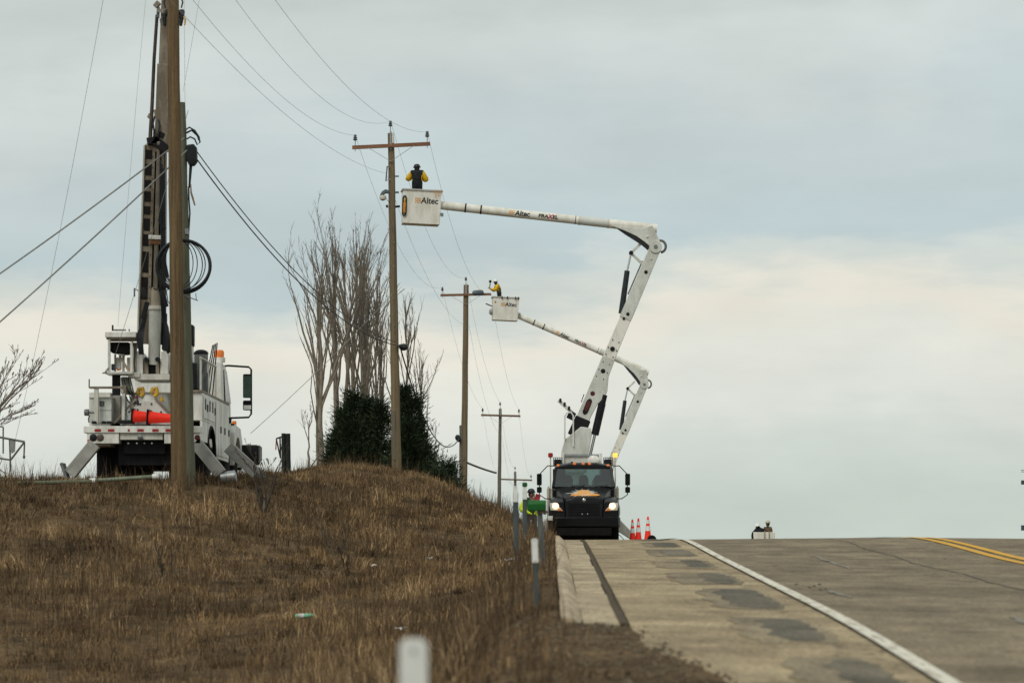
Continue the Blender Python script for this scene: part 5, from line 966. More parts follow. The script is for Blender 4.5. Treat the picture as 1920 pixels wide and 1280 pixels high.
MB().box((1.38, 9.95, .92), (.55, .5, .5)).build('front_winch', CHAR, dg, bevel=.05); MB().path([(1.66, 9.7, .74), (1.72, 9.7, .78), (1.72, 9.7, 1.1), (1.66, 9.7, 1.15)], .025, 6).build('winch_guard', DSTEEL, dg); MB().b2(-1.2, 1.2, 9.85, 10.1, .55, .85).build('front_bumper', CHAR, dg)

# two traffic cones lying on the tailshelf, and the cones on the road
def cone(name, label, base, rot=(0, 0, 0), s=1.0, group=None):
    t = thing(name, base, label, 'traffic cone', group); t.rotation_euler = rot; t.scale = (s, s, s)
    MB().box((0, 0, .02), (.36, .36, .04)).build('base', BLACK, t, bevel=.012)
    r = lambda z: .135 - .105 * (z / .9)
    MB().lathe([(r(.04) + .01, .04), (r(.07), .07), (r(.5), .5), (r(.88), .88), (r(.9) * .7, .915), (.004, .918)], n=20).build('cone_body', CONE, t)
    for z0, z1 in ((.44, .60), (.68, .80)): MB().lathe([(r(z0) + .003, z0), (r(z1) + .003, z1)], n=20).build('collar', REFLW, t)
    return t
def lyingcone(label, px, py, ly):
    p = D(px, py, ly) + Vector((DX, DY, DZ)); t = thing('traffic_cone', p, label, 'traffic cone', 'cones stowed on the digger truck'); t.rotation_euler = (0, R(93), R(-4))
    MB().box((0, 0, .02), (.34, .34, .04)).build('base', BLACK, t, bevel=.012)
    MB().lathe([(.15, .04), (.13, .08), (.10, .4), (.065, .72), (.05, .74), (.004, .742)], n=20).build('cone_body', CONE, t)
    return t
lyingcone('orange cone lying on the digger tailshelf, its black base to the left', 248, 780, .38); lyingcone('orange cone lying on the digger tailshelf, its tip beside the brown pole', 277, 782, .30)
for px, ty, d, lab in ((1186.5, 972, 111.5, 'leftmost of the three upright orange cones beside the black truck'), (1197, 970, 109.5, 'middle one of three upright orange cones beside the black truck'), (1214.5, 966, 107.0, 'rightmost and nearest of three upright orange cones beside the black truck')):
    x = P(px, 0, d).x; cone('traffic_cone', lab, (x, d, float(zr(d)) + .02), (0, R(-1.5 + d % 3), .2), 1.0 + (.02 if d < 108 else 0), 'cones standing on the road')
tb_ = MB().lathe([(.04, -.12), (.14, -.10), (.16, 0), (.14, .10), (.04, .12)], (0, 0, 0), (0, 1, 0), 14).build('wheel_chock', BLACK); tb_.location = P(1222, 1009, 106); tb_.location.z = float(zr(106)) + .16; tag(tb_, 'black rubber lump beside the rightmost standing cone', 'wheel chock')
# long pale green pole lying in the grass behind the tail
for nm_, lab, x0, y0, x1, y1, d, m_ in (('fibreglass_pole', 'pale green tube with bright ends lying behind the digger truck', 174, 901, 291, 893, 68.6, mat('pale_green_fibreglass', (.16, .19, .13), .5, var=.2)), ('fibreglass_pole', 'greenish pole lying in the grass at the far left', -60, 908, 172, 902, 68.2, mat('moss_fibreglass', (.13, .14, .09), .7, var=.2))):
    a, b = P(x0, y0, d), P(x1, y1, d); o = MB().tube(Vector((0, 0, 0)), b - a, .045, n=10).build(nm_, m_); o.location = a; tag(o, lab, 'pole')
    if x0 > 0:
        for q_ in (Vector((0, 0, 0)), b - a): MB().tube(q_ - (b - a).normalized() * .06, q_ + (b - a).normalized() * .07, .062, n=10).build('end_cap', REFLW, o)
# ---------------------------------------------------------------- trees
def grow(mb, tw, p, d, L, r, depth, up, rnd, spread, twigs=True):
    n = 5 if L > .8 else 4; pts = [Vector(p)]; rs = [r]; q = Vector(p); d = Vector(d).normalized()
    end = r * (.55 if depth > 0 else .28)
    for k in range(n):
        d = (d + Vector((rnd.gauss(0, .10), rnd.gauss(0, .10), rnd.gauss(0, .05) + up))).normalized(); q = q + d * L / n; pts.append(q.copy()); rs.append(r + (end - r) * (k + 1) / n)
    (mb if r > .035 else tw).path(pts, rs, 7 if r > .05 else 4 if r > .012 else 3)
    for k in range(3 if r > .012 else 2):
        i = rnd.randint(1, n - 1); az = rnd.uniform(0, 6.28); td = (d + Vector((math.cos(az), math.sin(az), .25)) * rnd.uniform(.3, .9)).normalized(); tl_ = rnd.uniform(.15, .5) * min(1, L)
        m_ = pts[i] + td * tl_ * .5 + Vector((0, 0, .03)); tw.path([pts[i], m_, pts[i] + td * tl_ + Vector((0, 0, .10 * tl_))], [.007, .006, .003], 3)
    if depth == 0: return
    kids = rnd.randint(2, 3) if depth > 1 else rnd.randint(1, 4)
    for c in range(kids):
        f = rnd.uniform(.30, 1.0) if c else 1.0; i = min(n - 1, int(f * n)); b = pts[i].lerp(pts[i + 1], f * n - i) if i < n else pts[-1]
        az = rnd.uniform(0, 2 * math.pi); t = spread * rnd.uniform(.5, 1.2) * (.45 if c == 0 else 1); nd = (d + Vector((math.cos(az), math.sin(az), 0)) * t).normalized()
        grow(mb, tw, b, nd, L * rnd.uniform(.22, .55), max(.007, rs[i] * rnd.uniform(.42, .68)), depth - 1, up, rnd, spread, twigs)
def bare_tree(label, px, d, top_py, seed, lean=0, r=.13, depth=4, name='bare_tree', spread=.36, z_off=-.2, first=.30):
    rnd = random.Random(seed); b = P(px, 900, d); b.z = gzf(b.x, b.y) + z_off; H = (VY - top_py) * d / FPX - b.z
    t = thing(name, b, label, 'tree', 'leafless trees behind the bank'); mb, tw = MB(), MB()
    pts, rs = [], []; n = 12; x = y = 0.0
    for k in range(n + 1):
        f = k / n; pts.append(Vector((x, y, H * f))); rs.append(r * (1 - .96 * f) + .005); x += lean * H / n + rnd.gauss(0, .05); y += rnd.gauss(0, .05)
    mb.path(pts, rs, 9)
    for k in range(int(H * 1.6) + 2):
        f = first + (.92 - first) * rnd.random() ** .8; i = int(f * n); p = pts[i].lerp(pts[i + 1], f * n - i); az = rnd.uniform(0, 2 * math.pi); sp = spread * rnd.uniform(.8, 1.7)
        L = min(H * (1 - f) * rnd.uniform(.45, .8) + .25, H * .34)
        grow(mb, tw, p, Vector((math.cos(az) * sp, math.sin(az) * sp * .6, 1)), L, max(.022, rs[i] * rnd.uniform(.40, .62)) if H > 4 else rs[i] * .6, 2 if (f < .7 and depth > 2) else 1, .05, rnd, spread * 1.2)
    mb.build('trunk', BARK, t, smooth=60); tw.build('crown', TWIG, t, smooth=0); return t
for px, d, ty, sd_, ln, r, lab in [
    (598, 121, 545, 41, .01, .09, 'short bare tree at the left end of the clump'), (681, 125, 470, 43, .01, .11, 'thin bare tree behind the middle of the clump'), (702, 125, 500, 44, .0, .10, 'thin bare tree behind the juniper, left of the pole'), (601, 116, 452, 1, .01, .15, 'leftmost tall bare tree of the group, smooth grey trunk'), (622, 119, 428, 2, .02, .17, 'second tall bare tree from the left in the group'),
    (640, 118, 470, 3, .035, .15, 'bare tree leaning right in the middle of the group'), (655, 121, 428, 4, .02, .17, 'tallest thin-topped bare tree in the group middle'),
    (672, 119, 470, 5, .02, .14, 'bare tree right of the tallest one, rising from the dark juniper'), (690, 122, 520, 6, .02, .13, 'shorter bare tree left of the crossarm pole'),
    (712, 120, 560, 7, .01, .12, 'bare tree just left of the crossarm pole'), (757, 118, 560, 8, .0, .11, 'bare tree just right of the crossarm pole'), (782, 120, 655, 9, .03, .09, 'small bare tree right of the juniper with reaching twigs')]:
    bare_tree(lab, px, d, ty, sd_, ln * .6, r * .82, spread=.12)
bare_tree('low twiggy shrub left of the tall bare trees', 578, 108, 770, 21, -.02, .045, 3, 'bare_shrub', .6, first=.1)
bare_tree('low twiggy shrub right of the dark juniper', 806, 112, 800, 22, .02, .04, 3, 'bare_shrub', .5, first=.1)
bare_tree('thin bare shrub against the sky left of the second pole', 826, 112, 850, 23, .05, .03, 3, 'bare_shrub', .5, first=.1)
bare_tree('thin bare shoots below the second and third poles', 900, 100, 930, 24, .08, .02, 2, 'bare_shrub', .5, first=.1)
def sapling(label, px, d, top, seed, n=6, w=.5, r=.03, name='sapling'):
    rnd = random.Random(seed); b = P(px, 900, d); b.z = gzf(b.x, b.y) - .05; H = (VY - top) * d / FPX - b.z
    t = thing(name, b, label, 'sapling'); mb, tw = MB(), MB()
    for k in range(n):
        a = -w + 2 * w * k / max(1, n - 1) + rnd.uniform(-.1, .1); grow(tw, tw, (rnd.uniform(-.02, .02), rnd.uniform(-.02, .02), H * .05 * rnd.random()), (a * .8, rnd.uniform(-.2, .2), 1), H * rnd.uniform(.40, .62), r * rnd.uniform(.5, 1), 3, .03, rnd, .5)
    MB().tube((0, 0, -.1), (0.0, 0, H * .22), r * 1.3, r, n=7).build('trunk', TWIG, t); tw.build('crown', mat('dark_twig', (.075, .06, .045), .9, var=.3, scale=5), t, smooth=0); return t
sapling('dark forked sapling on the bank edge right of the digger truck', 495, 66, 795, 3, 6, .35)
sapling('thin weedy sapling standing alone on the bank face', 652, 50, 985, 5, 3, .1, .008); sapling('thin weedy sapling low on the left of the bank', 305, 52, 985, 6, 2, .05, .008)
# leaning dead tree at the left edge
lt = P(-70, 895, 78); lt.z = gzf(lt.x, lt.y) - .1; t = thing('dead_tree', lt, 'dead tree leaning in from the left edge with long grey branches', 'tree'); rnd = random.Random(5); mb, tw = MB(), MB()
for (x0, y0, x1, y1, r) in ((-70, 895, -30, 800, .12), (-30, 800, 66, 700, .05), (-35, 815, 68, 702, .03), (-30, 800, 20, 690, .03), (-60, 840, 40, 770, .025), (-50, 830, -5, 760, .04)):
    a, b = P(x0, y0, 78) - lt, P(x1, y1, 78 + rnd.uniform(-.6, .6)) - lt; pts = [a.lerp(b, k / 6) + Vector((rnd.gauss(0, .03), rnd.gauss(0, .05), .10 * math.sin(math.pi * k / 6))) for k in range(7)]
    mb.path(pts, [r * (1 - .8 * k / 6) for k in range(7)], 7)
    if r < .1:
        for k in range(9): i = rnd.randint(2, 5); grow(mb, tw, pts[i], (b - a).normalized() + Vector((rnd.gauss(0, .4), rnd.gauss(0, .4), rnd.gauss(.1, .35))), rnd.uniform(.25, .8), .010, 2, .02, rnd, .6)
mb.build('trunk', TWIG, t, smooth=60); tw.build('crown', TWIG, t, smooth=0)
for px, sd_, tp in ((8, 31, 850), (-14, 33, 800)): bare_tree('scrubby brush at the left edge under the leaning branches' if px > 0 else 'brush clump cut off by the left edge', px, 76, tp, sd_, 0, .02, 3, 'brush', .8, first=.05)
# junipers: many small upright sprays over several spires
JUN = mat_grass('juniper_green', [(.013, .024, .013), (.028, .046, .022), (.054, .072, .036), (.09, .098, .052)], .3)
def juniper(label, px, d, spires, seed, n):
    rng = np.random.default_rng(seed); b = P(px, 900, d); b.z = gzf(b.x, b.y) - .2; t = thing('juniper_bush', b, label, 'bush', 'dark evergreens behind the bank'); VV, TT = [], []
    for (sx, top, w) in spires:
        H = (VY - top) * d / FPX - b.z; cx = (sx - px) * d / FPX; cy = rng.uniform(-.4, .4); m_ = int(n * w * H / 3); ncl = max(8, m_ // 55)
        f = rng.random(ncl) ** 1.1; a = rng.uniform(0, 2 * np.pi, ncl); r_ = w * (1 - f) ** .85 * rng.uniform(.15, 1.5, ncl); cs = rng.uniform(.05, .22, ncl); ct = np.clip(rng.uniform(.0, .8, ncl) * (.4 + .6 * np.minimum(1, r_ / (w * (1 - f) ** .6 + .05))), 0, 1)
        C = np.stack([cx + r_ * np.cos(a), cy + r_ * np.sin(a), f * H], 1); i = rng.integers(0, ncl, m_); p = C[i] + rng.normal(0, 1, (m_, 3)) * cs[i][:, None] * np.array([1, 1, .9])
        out = np.stack([p[:, 0] - cx, p[:, 1] - cy, np.zeros(m_)], 1); out /= np.linalg.norm(out, axis=1)[:, None] + 1e-6; o = out * .7 + np.array([0, 0, .55]) + rng.normal(0, .35, (m_, 3)); o /= np.linalg.norm(o, axis=1)[:, None]
        L = rng.uniform(.05, .20, m_)[:, None]; sd_ = np.cross(o, rng.normal(0, 1, (m_, 3))); sd_ /= np.linalg.norm(sd_, axis=1)[:, None]; ww = L * rng.uniform(.06, .13, m_)[:, None]
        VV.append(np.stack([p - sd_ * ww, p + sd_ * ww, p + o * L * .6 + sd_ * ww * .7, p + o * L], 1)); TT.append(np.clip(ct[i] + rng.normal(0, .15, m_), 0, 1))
        MB().tube((cx, cy, 0), (cx, cy, H * .9), .06, .01, n=7).build('trunk', TWIG, t)
    V = np.concatenate(VV).reshape(-1, 3); T = np.repeat(np.concatenate(TT), 4); k = len(V) // 4; me = bpy.data.meshes.new('crown'); me.vertices.add(len(V)); me.vertices.foreach_set('co', V.ravel()); me.loops.add(k * 4); me.loops.foreach_set('vertex_index', np.arange(k * 4)); me.polygons.add(k); me.polygons.foreach_set('loop_start', np.arange(0, k * 4, 4)); me.update(calc_edges=True)
    a = me.attributes.new('tint', 'FLOAT', 'POINT'); a.data.foreach_set('value', T); me.materials.append(JUN); o = bpy.data.objects.new('crown', me); COL.objects.link(o); o.parent = t
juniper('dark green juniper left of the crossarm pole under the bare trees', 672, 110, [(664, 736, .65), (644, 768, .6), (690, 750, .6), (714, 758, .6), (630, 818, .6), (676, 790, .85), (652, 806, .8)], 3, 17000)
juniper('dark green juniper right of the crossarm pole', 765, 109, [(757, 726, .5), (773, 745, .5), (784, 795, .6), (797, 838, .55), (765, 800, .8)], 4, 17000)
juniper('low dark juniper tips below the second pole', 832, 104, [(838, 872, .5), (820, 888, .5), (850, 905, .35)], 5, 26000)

# ---------------------------------------------------------------- markers and frames
def delineator(label, px, d, top, bot, w, plate, th=.02, cap=None, postm=POSTG, group='reflector posts along the road edge', lean=0, platew=None, name='marker_post'):
    b = P(px, bot, d); zg = gzf(b.x, b.y) - .1; H = (VY - top) * d / FPX - zg; b.z = zg; t = thing(name, b, label, 'marker post', group); t.rotation_euler = (0, lean, 0)
    pl = plate * d / FPX
    MB().loft([[(-w / 2, -th * .3, z), (-w * .25, -th, z), (w * .25, -th, z), (w / 2, -th * .3, z), (w / 2, th * .2, z), (-w / 2, th * .2, z)] for z in (0, H - pl * .4)]).build('post', postm, t)
    pw = platew or w * 1.25
    if plate:
        pb = MB().prism([(-pw / 2, H - pl), (pw / 2, H - pl), (pw / 2, H - pw * .2), (pw * .3, H), (-pw * .3, H), (-pw / 2, H - pw * .2)], -th - .012, -th - .004).build('reflector_plate', REFLW, t, bevel=.002)
        for z in (H - pl * .08, H - pl * .94): MB().lathe([(.006, 0), (.005, .004), (.001, .005)], (0, -th - .012, z), (0, -1, 0), 8).build('bolt', DSTEEL, pb)
    if cap: MB().lathe([(w * .55, 0), (w * .6, .05), (w * .5, .08), (.005, .085)], (0, 0, H), n=12).build('cap', cap, t)
    return t
delineator('slate post with white reflector plate where the kerb ends', 1008, 28.5, 1009, 1174, .042, 45, lean=R(-2.2), platew=.056)
delineator('blurred pale post top closest to the camera at the bottom edge', 776, 9.0, 1196, 1290, .075, 300, th=.012, platew=.078)
delineator('slate post with pale plate farthest left of the road posts', 969, 52, 911, 1012, .085, 30, lean=R(-1), platew=.075)
delineator('slate post with pale plate and green cap beside the hi-vis worker', 984, 62, 912, 962, .085, 24, cap=GREENP, platew=.08)
# grey post with a green box on top
b = P(1019, 1110, 41); b.z = gzf(b.x, b.y) - .1; t = thing('mailbox_post', b, 'grey post carrying a green box in front of the black truck', 'post'); H = (VY - 957) * 41 / FPX - b.z
MB().loft([[(x_ + (-.05 * z / H) - .036, -.03, z), (x_ + (-.05 * z / H) + .036, -.03, z), (x_ + (-.05 * z / H) + .03, .03, z), (x_ + (-.05 * z / H) - .03, .03, z)] for x_, z in ((0, 0), (0, H))]).build('post', mat('grey_wood_post', (.12, .13, .125), .8, var=.25, scale=6, stretch=(1, 1, .3)), t)
g = MB().loft([[(x, -.09, H), (x, .09, H), (x, .095, H + .09), (x, .06, H + .135), (x, -.06, H + .135), (x, -.095, H + .09)] for x in (-.20, .035)]).build('green_box', GREENP, t, bevel=.008)
MB().b2(-.212, -.20, -.085, .085, H + .01, H + .12).build('door', GREENP, g); MB().b2(-.06, .06, -.07, .07, H - .03, H).build('bracket', mat('brown_bracket', (.09, .06, .04), .8), t)
MB().b2(-.005, .035, -.04, .02, H - .05, H - .002).build('flag', mat('dark_green', (.01, .09, .015), .6), t)
# gate posts behind the mound
b = P(536, 872, 86); b.z = gzf(b.x, b.y) - .1; t = thing('gate_frame', b, 'two dark posts with a hanging bracket against the sky left of the trees', 'gate')
q = lambda px, py: P(px, py, 86) - b
DK = mat('dark_post', (.012, .018, .016), .7, var=.4, scale=5)
for x0, x1, ty, w in ((532, 531.5, 812, .055), (541, 539.5, 812.5, .07)): MB().tube(Vector((q(x0, 0).x, 0, 0)), q(x1, ty), w, n=10).build('post', DK, t)
MB().bar(q(518, 822), q(530, 818), .04, .04).build('rail', DK, t); MB().bar(q(531, 817), q(540, 815.5), .04, .04).build('rail', DK, t); MB().bar(q(518, 822), q(526, 859), .035, .035).build('brace', DK, t); MB().bar(q(525, 820), q(526, 859), .04, .04).build('brace', DK, t)
MB().tube(q(518, 826), q(517, 843), .015, n=6).build('chain', REDL, t)
# metal frame at the left edge
b = P(20, 880, 74); b.z = gzf(b.x, b.y) - .1; t = thing('steel_frame', b, 'grey angled steel frame with hanging chain at the left edge', 'frame'); q = lambda px, py: P(px, py, 74) - b
FR = mat('frame_grey', (.11, .115, .11), .6, var=.3, scale=5)
for a_, c_, w in (((-30, 814), (46, 828), .05), ((-30, 855), (20, 862), .04), ((20, 862), (46, 828), .04), ((18, 822), (20, 884), .035), ((6, 800), (6, 850), .03), ((-30, 798), (6, 800), .03), ((-20, 800), (-20, 886), .05)): MB().bar(q(*a_), q(*c_), w, w).build('bar', FR, t)
MB().prism([(q(x, y).x, q(x, y).z) for x, y in ((19, 824), (29, 826), (28, 846), (22, 850), (19, 842))], -.02, .02).build('panel', mat('panel_grey', (.27, .28, .26), .7, var=.2), t); MB().tube(q(46, 830), q(45, 853), .018, n=6).build('chain', FR, t); MB().ball(q(45, 856), (.03, .03, .05)).build('hook', DSTEEL, t); MB().tube(q(44, 870), q(45, 884), .006, n=5).build('chain', FR, t)
# sign post leaving the frame at the right edge
b = Vector((P(1931, 0, 66).x, 66, 0)); b.z = float(zr(66)) - .3; t = thing('sign_post', b, 'dark bracketed post just entering at the right edge', 'sign post'); q = lambda px, py: P(px, py, 66) - b
MB().tube((0, 0, 0), q(1931, 872), .035, n=10).build('post', DSTEEL, t)
for y0, y1 in ((900, 908), (984, 994)): MB().b2(q(1914.5, 0).x, q(1931, 0).x, -.04, .02, q(0, y1).z, q(0, y0).z).build('bracket', mat('bracket_slate', (.05, .065, .075), .6, var=.2), t, bevel=.01)
for y in (881, 884): MB().bar(q(1914.5, y), q(1931, y), .015, .012).build('clamp', DSTEEL, t)
# litter in the grass
def litter(name, label, px, py, d, mk):
    p = P(px, py, d); p.z = gzf(p.x, p.y) + .14; o = mk(); o.location = p; tag(o, label, 'litter', 'litter in the dead grass'); return o
def crumple(w, h, m, seed, nm):
    r = random.Random(seed); n = 4; vs = [(w * (i / n - .5) + r.gauss(0, w * .05), h * (j / 2 - .5), r.uniform(0, h * .8)) for j in range(3) for i in range(n + 1)]; b = MB().add(vs, [(j * (n + 1) + i, j * (n + 1) + i + 1, (j + 1) * (n + 1) + i + 1, (j + 1) * (n + 1) + i) for j in range(2) for i in range(n)])
    o = b.build(nm, m, smooth=0); s = o.modifiers.new('solid', 'SOLIDIFY'); s.thickness = .004; return o
PAP = mat('white_litter', (.62, .60, .56), .7, var=.2, scale=9)
bt = litter('drink_bottle', 'green and white drink bottle lying in the dead grass', 572, 1140, 46.0, lambda: MB().lathe([(.03, -.14), (.034, -.12), (.034, .06), (.014, .11), (.014, .13), (.01, .135)], (0, 0, 0), (1, .1, .05), 14).build('drink_bottle', mat('green_plastic', (.18, .42, .26), .35, var=.2, scale=9)))
MB().lathe([(.0355, -.10), (.0355, -.02)], (0, 0, 0), (1, .1, .05), 14).build('label_band', PAP, bt)
litter('paper_scrap', 'white torn scrap on the bank right of centre, near the marker posts', 955, 1068, 48, lambda: crumple(.16, .07, PAP, 1, 'paper_scrap')); litter('paper_scrap', 'small pale scrap high on the bank face', 702, 1053, 57, lambda: crumple(.10, .05, PAP, 2, 'paper_scrap'))
litter('paper_scrap', 'pale scrap in the tall grass above the blurred near post', 752, 1166, 41, lambda: crumple(.16, .05, PAP, 3, 'paper_scrap')); litter('paper_scrap', 'white scrap cut by the lower edge at left', 340, 1272, 36, lambda: crumple(.10, .08, PAP, 4, 'paper_scrap')); litter('paper_scrap', 'tiny white scrap on the bank below the mound crest', 806, 1038, 60, lambda: crumple(.10, .05, PAP, 5, 'paper_scrap'))

# ---------------------------------------------------------------- people
BASE = dict(pelvis=(0, 0, .96), waist=(0, 0, 1.12), chest=(0, 0, 1.32), neck=(0, 0, 1.49), head=(0, -.015, 1.60), crown=(0, -.005, 1.72), nose=(0, -.115, 1.605),
            shl=(.19, 0, 1.42), ell=(.26, .03, 1.15), wrl=(.27, -.04, .92), shr=(-.19, 0, 1.42), elr=(-.26, .03, 1.15), wrr=(-.27, -.04, .92),
            hpl=(.10, 0, .90), knl=(.115, -.02, .50), anl=(.12, .03, .09), tol=(.13, -.15, .04), hpr=(-.10, 0, .90), knr=(-.115, -.02, .50), anr=(-.12, .03, .09), tor=(-.13, -.15, .04))
RAD = dict(pelvis=.155, waist=.145, chest=.165, neck=.06, head=.088, crown=.07, nose=.018, sh=.092, el=.074, wr=.046, hp=.105, kn=.075, an=.055, to=.048)
EDG = [('pelvis', 'waist', 'torso'), ('waist', 'chest', 'torso'), ('chest', 'neck', 'head'), ('neck', 'head', 'head'), ('head', 'crown', 'head'), ('head', 'nose', 'head')]
for s in 'lr': EDG += [('chest', 'sh' + s, 'torso'), ('sh' + s, 'el' + s, 'arm'), ('el' + s, 'wr' + s, 'arm'), ('pelvis', 'hp' + s, 'leg'), ('hp' + s, 'kn' + s, 'leg'), ('kn' + s, 'an' + s, 'leg'), ('an' + s, 'to' + s, 'foot')]
def person(label, base, rz, mats, pose={}, helmet=HELM, bulk=1.0, vest=None, group='line workers'):
    J = {k: Vector(v) for k, v in BASE.items()}; J.update({k: Vector(v) for k, v in pose.items()})
    names = list(J); vs = [J[k] for k in names]; rad = [RAD.get(k, RAD.get(k[:2], .05)) * (bulk if k[:2] in ('pe', 'wa', 'ch', 'sh', 'el') else 1) for k in names]; ed = [(names.index(a), names.index(b)) for a, b, g in EDG]; grp = [g for a, b, g in EDG]
    for s in 'lr':                                       # a palm and five bent fingers of unequal length
        w, e = J['wr' + s], J['el' + s]; d = (w - e).normalized(); side_ = d.cross(Vector((0, 0, 1)) if abs(d.z) < .8 else Vector((0, 1, 0))).normalized(); nrm = side_.cross(d)
        pi = len(vs); vs.append(w + d * .075); rad.append(.034); ed.append((names.index('wr' + s), pi)); grp.append('hand')
        for k, (o, L) in enumerate(((-.033, .058), (-.011, .072), (.011, .068), (.032, .05), (.055, .03))):
            r0 = pi if k < 4 else names.index('wr' + s); a = vs[pi] + side_ * o + d * L * .55 if k < 4 else w + side_ * .05 + d * .05; bq = a + d * L * .5 - nrm * .02
            i = len(vs); vs += [a, bq]; rad += [.0095, .008]; ed += [(r0, i), (i, i + 1)]; grp += ['hand', 'hand']
    me = bpy.data.meshes.new('tmpbody'); me.from_pydata([tuple(v) for v in vs], ed, []); o = bpy.data.objects.new('tmpbody', me); COL.objects.link(o)
    sk = o.modifiers.new('skin', 'SKIN'); sk.use_smooth_shade = True
    for i, r in enumerate(rad):
        flat = .72 if i in (0, 1, 2) else 1.0; me.skin_vertices[0].data[i].radius = (r, r * flat); me.skin_vertices[0].data[i].use_root = (i == 0)
    su = o.modifiers.new('sub', 'SUBSURF'); su.levels = 1; su.render_levels = 1
    bm_ = bpy.data.meshes.new_from_object(o.evaluated_get(bpy.context.evaluated_depsgraph_get())); bpy.data.objects.remove(o); bm_.name = 'body'
    order = ['torso', 'arm', 'leg', 'head', 'hand', 'foot']; bm_.materials.clear()
    for g in order: bm_.materials.append(mats[g])
    A = np.array([vs[a] for a, b in ed]); B = np.array([vs[b] for a, b in ed])
    for p in bm_.polygons:
        c = np.array(p.center); ab = B - A; tt = np.clip(((c - A) * ab).sum(1) / np.maximum((ab ** 2).sum(1), 1e-9), 0, 1); dd = ((A + ab * tt[:, None] - c) ** 2).sum(1); p.material_index = order.index(grp[int(dd.argmin())]); p.use_smooth = True
    t = thing('person', base, label, 'person', group, rz); ob = bpy.data.objects.new('body', bm_); COL.objects.link(ob); ob.parent = t
    hd, cr = J['head'], J['crown']; axis = (cr - hd).normalized(); hc = hd.lerp(cr, .5)
    h = MB().lathe([(.135, 0), (.138, .012), (.118, .02), (.116, .05), (.10, .09), (.06, .12), (.015, .13), (.002, .131)], hc, axis, 18).build('helmet', helmet, t)
    for s in (-1, 1): MB().ball(hd + Vector((s * .034, -.088, .03)), .011, 8, 6).build('eye', NAVY, t)
    MB().ball(hd + Vector((0, .02, -.0)), (.094, .088, .10), 12, 8).build('hair', mat('dark_hair', (.02, .016, .013), .9), t)
    if vest:
        MB().lathe([(.185, 0), (.195, .16), (.205, .30), (.175, .40)], J['pelvis'] + Vector((0, 0, .08)), (J['chest'] - J['pelvis']), 18)
    return t
def at_bucket(bc, rot, root, x, y): return root.location + bc + rot @ Vector((x, y, .40))
for bk_o, bc_, rt_ in ((bk1, bc1, rot1), (bk2, bc2, rot2)): MB().box(bc_ + rt_ @ Vector((-.15, 0, .21)), (.7, .5, .36), rt_).build('step', GEL2, bk_o)
yel = dict(torso=NAVY, arm=YEL, leg=NAVY, head=NAVY, hand=BOOTS, foot=BOOTS)
person('worker in yellow sleeves and dark vest, back turned, in the nearer bucket', at_bucket(bc1, rot1, bt1, -.13, .0), R(180), yel, dict(ell=(.36, -.08, 1.19), wrl=(.22, -.28, 1.26), elr=(-.34, -.02, 1.15), wrr=(-.20, -.24, 1.22), shl=(.18, -.01, 1.42), shr=(-.18, -.01, 1.42), neck=(0, -.03, 1.48), head=(.01, -.09, 1.57), crown=(.015, -.10, 1.69), nose=(.01, -.19, 1.565)), HELMD, bulk=1.42)
yel2 = dict(torso=mat('brown_vest', (.07, .05, .04), .9, var=.3), arm=YEL, leg=NAVY, head=SKIN, hand=SKIN, foot=BOOTS)
person('worker in yellow jacket and white helmet leaning left in the farther bucket', at_bucket(bc2, rot2, bt2, -.30, -.05), R(-82), yel2, dict(chest=(0, -.10, 1.32), neck=(0, -.16, 1.46), head=(0, -.20, 1.55), crown=(0, -.20, 1.67), nose=(0, -.30, 1.545), shl=(.2, -.12, 1.40), shr=(-.2, -.12, 1.40), ell=(.26, -.22, 1.14), elr=(-.26, -.24, 1.14), wrl=(.14, -.45, 1.22), wrr=(-.14, -.46, 1.26)), HELM, bulk=1.2)
tl_ = MB().tube((0, 0, -.10), (.03, 0, .18), .025, n=8).build('tool_handle_grip', BROWNJ); tl_.name = 'hand_tool'; tl_.location = at_bucket(bc2, rot2, bt2, -.80, -.05) + Vector((0, 0, 1.38)); tag(tl_, 'black-headed hand tool held up by the worker in the farther bucket', 'tool'); MB().ball((.03, 0, .22), (.075, .07, .075), 10, 7).build('tool_head', CHAR, tl_)
hv = dict(torso=mat('dark_green_vest', (.012, .05, .02), .9, var=.3), arm=HIVIS, leg=DENIM, head=mat('ruddy_skin', (.22, .09, .08), .7), hand=HIVIS, foot=BOOTS)
wx = P(996, 0, 100); wz = gzf(wx.x, wx.y)
pw = person('worker in lime hi-vis sleeves and dark hood beside the black truck', (wx.x, 100, (VY - 917) * 100 / FPX - 1.76), R(8), hv, dict(ell=(.31, -.02, 1.14), elr=(-.34, -.02, 1.12), wrl=(.20, -.22, 1.02), wrr=(-.12, -.24, 1.03)), HELMD, bulk=1.2)
fc = (P(1000, 935, 99.6)); o = MB().box((0, 0, 0), (.16, .1, .30), (0, .25, 0)).build('flag_roll', mat('red_cloth', (.30, .03, .04), .9, var=.25)); o.location = fc + Vector((.12, 0, 0)); MB().tube((-.09, .02, -.3), (-.09, .02, .18), .02, n=8).build('flag_stick', mat('stick_wood', (.25, .17, .1), .9), o); tag(o, 'red rolled flag held by the hi-vis worker', 'flag')
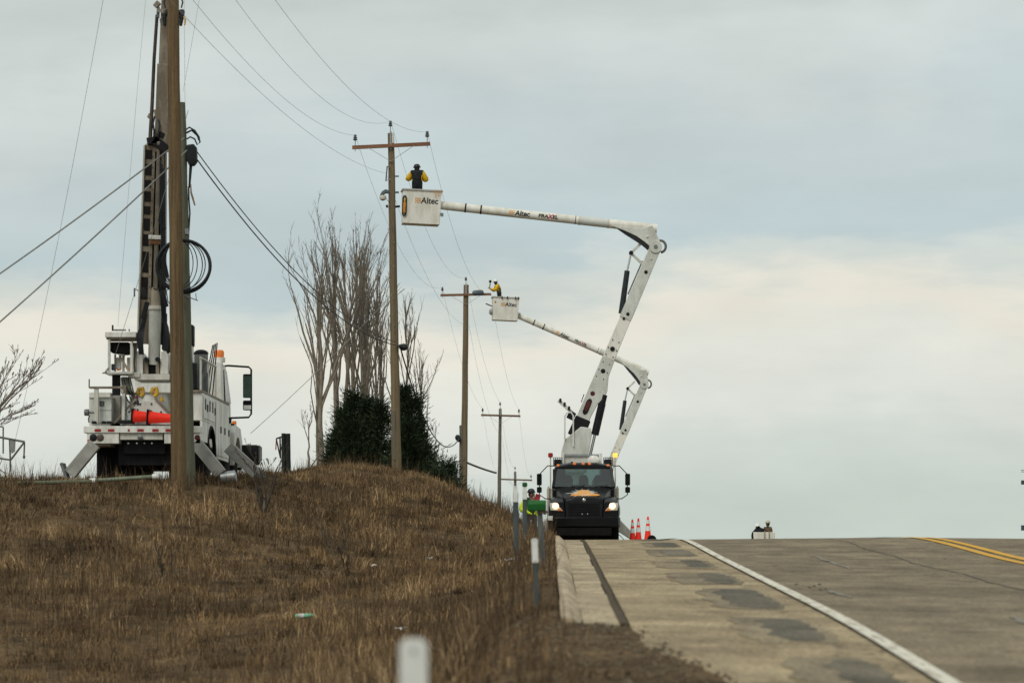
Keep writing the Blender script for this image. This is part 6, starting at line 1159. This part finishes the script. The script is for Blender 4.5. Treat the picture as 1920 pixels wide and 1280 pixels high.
# far lift with two workers showing over the crest
fy = 150.0; fx_ = P(1430, 0, fy).x; fz_ = float(zroad(fx_, fy)); t = thing('work_lift', (fx_, fy, fz_), 'small white work bucket showing just above the road crest at right', 'lift')
zt = (VY - 996) * fy / FPX - fz_; 
MB().b2(-.7, .7, -.5, 1.6, .35, .75).build('chassis', WHITE2, t, bevel=.03)
for sx in (-1, 1):
    for sy in (-.2, 1.3): wheel(t, (sx * .62, sy, .3), .3, .2)
MB().b2(-.12, .12, .1, .4, .7, zt - .55).build('mast', WHITE2, t)
bw = shell(MB(), 1.02, .7, .96, .66, .52, .03, (.05, 0, zt - .55)).build('bucket', GEL, t, bevel=.02)
for x in (.05, .26): MB().b2(x, x + .05, -.37, -.352, zt - .52, zt + .02).build('rib', mat('tan_rib', (.28, .26, .20), .7), bw)
MB().loft([[(-.55, -.3, zt - .6), (-.43, -.3, zt - .6), (-.44, -.3, zt - .1), (-.50, -.3, zt - .0)], [(-.55, .1, zt - .6), (-.43, .1, zt - .6), (-.44, .1, zt - .1), (-.50, .1, zt - .0)]]).build('side_pad', CHAR, t, bevel=.02)
dark = dict(torso=NAVY, arm=NAVY, leg=NAVY, head=NAVY, hand=SKIN, foot=BOOTS); br_ = dict(torso=BROWNJ, arm=BROWNJ, leg=NAVY, head=BROWNJ, hand=SKIN, foot=BOOTS)
zb = fz_ + zt - .52
person('crouching worker with white helmet and dark clothes in the far low bucket', (fx_ - .22, fy, zb - .78), R(10), dark, dict(neck=(.12, 0, 1.43), chest=(.08, 0, 1.3), head=(-.02, -.03, 1.50), crown=(-.04, -.03, 1.60), nose=(-.02, -.12, 1.50), shl=(.26, 0, 1.38), shr=(-.1, 0, 1.38), ell=(.36, -.05, 1.25), wrl=(.40, -.12, 1.12)), HELM)
person('standing worker in brown jacket and tan cap in the far low bucket', (fx_ + .24, fy, zb - .74), R(-20), br_, dict(ell=(.20, -.05, 1.17), wrl=(.10, -.2, 1.1), elr=(-.20, -.05, 1.17), wrr=(-.10, -.2, 1.1), shl=(.15, 0, 1.42), shr=(-.15, 0, 1.42)), mat('tan_cap', (.5, .45, .33), .7), bulk=.95)
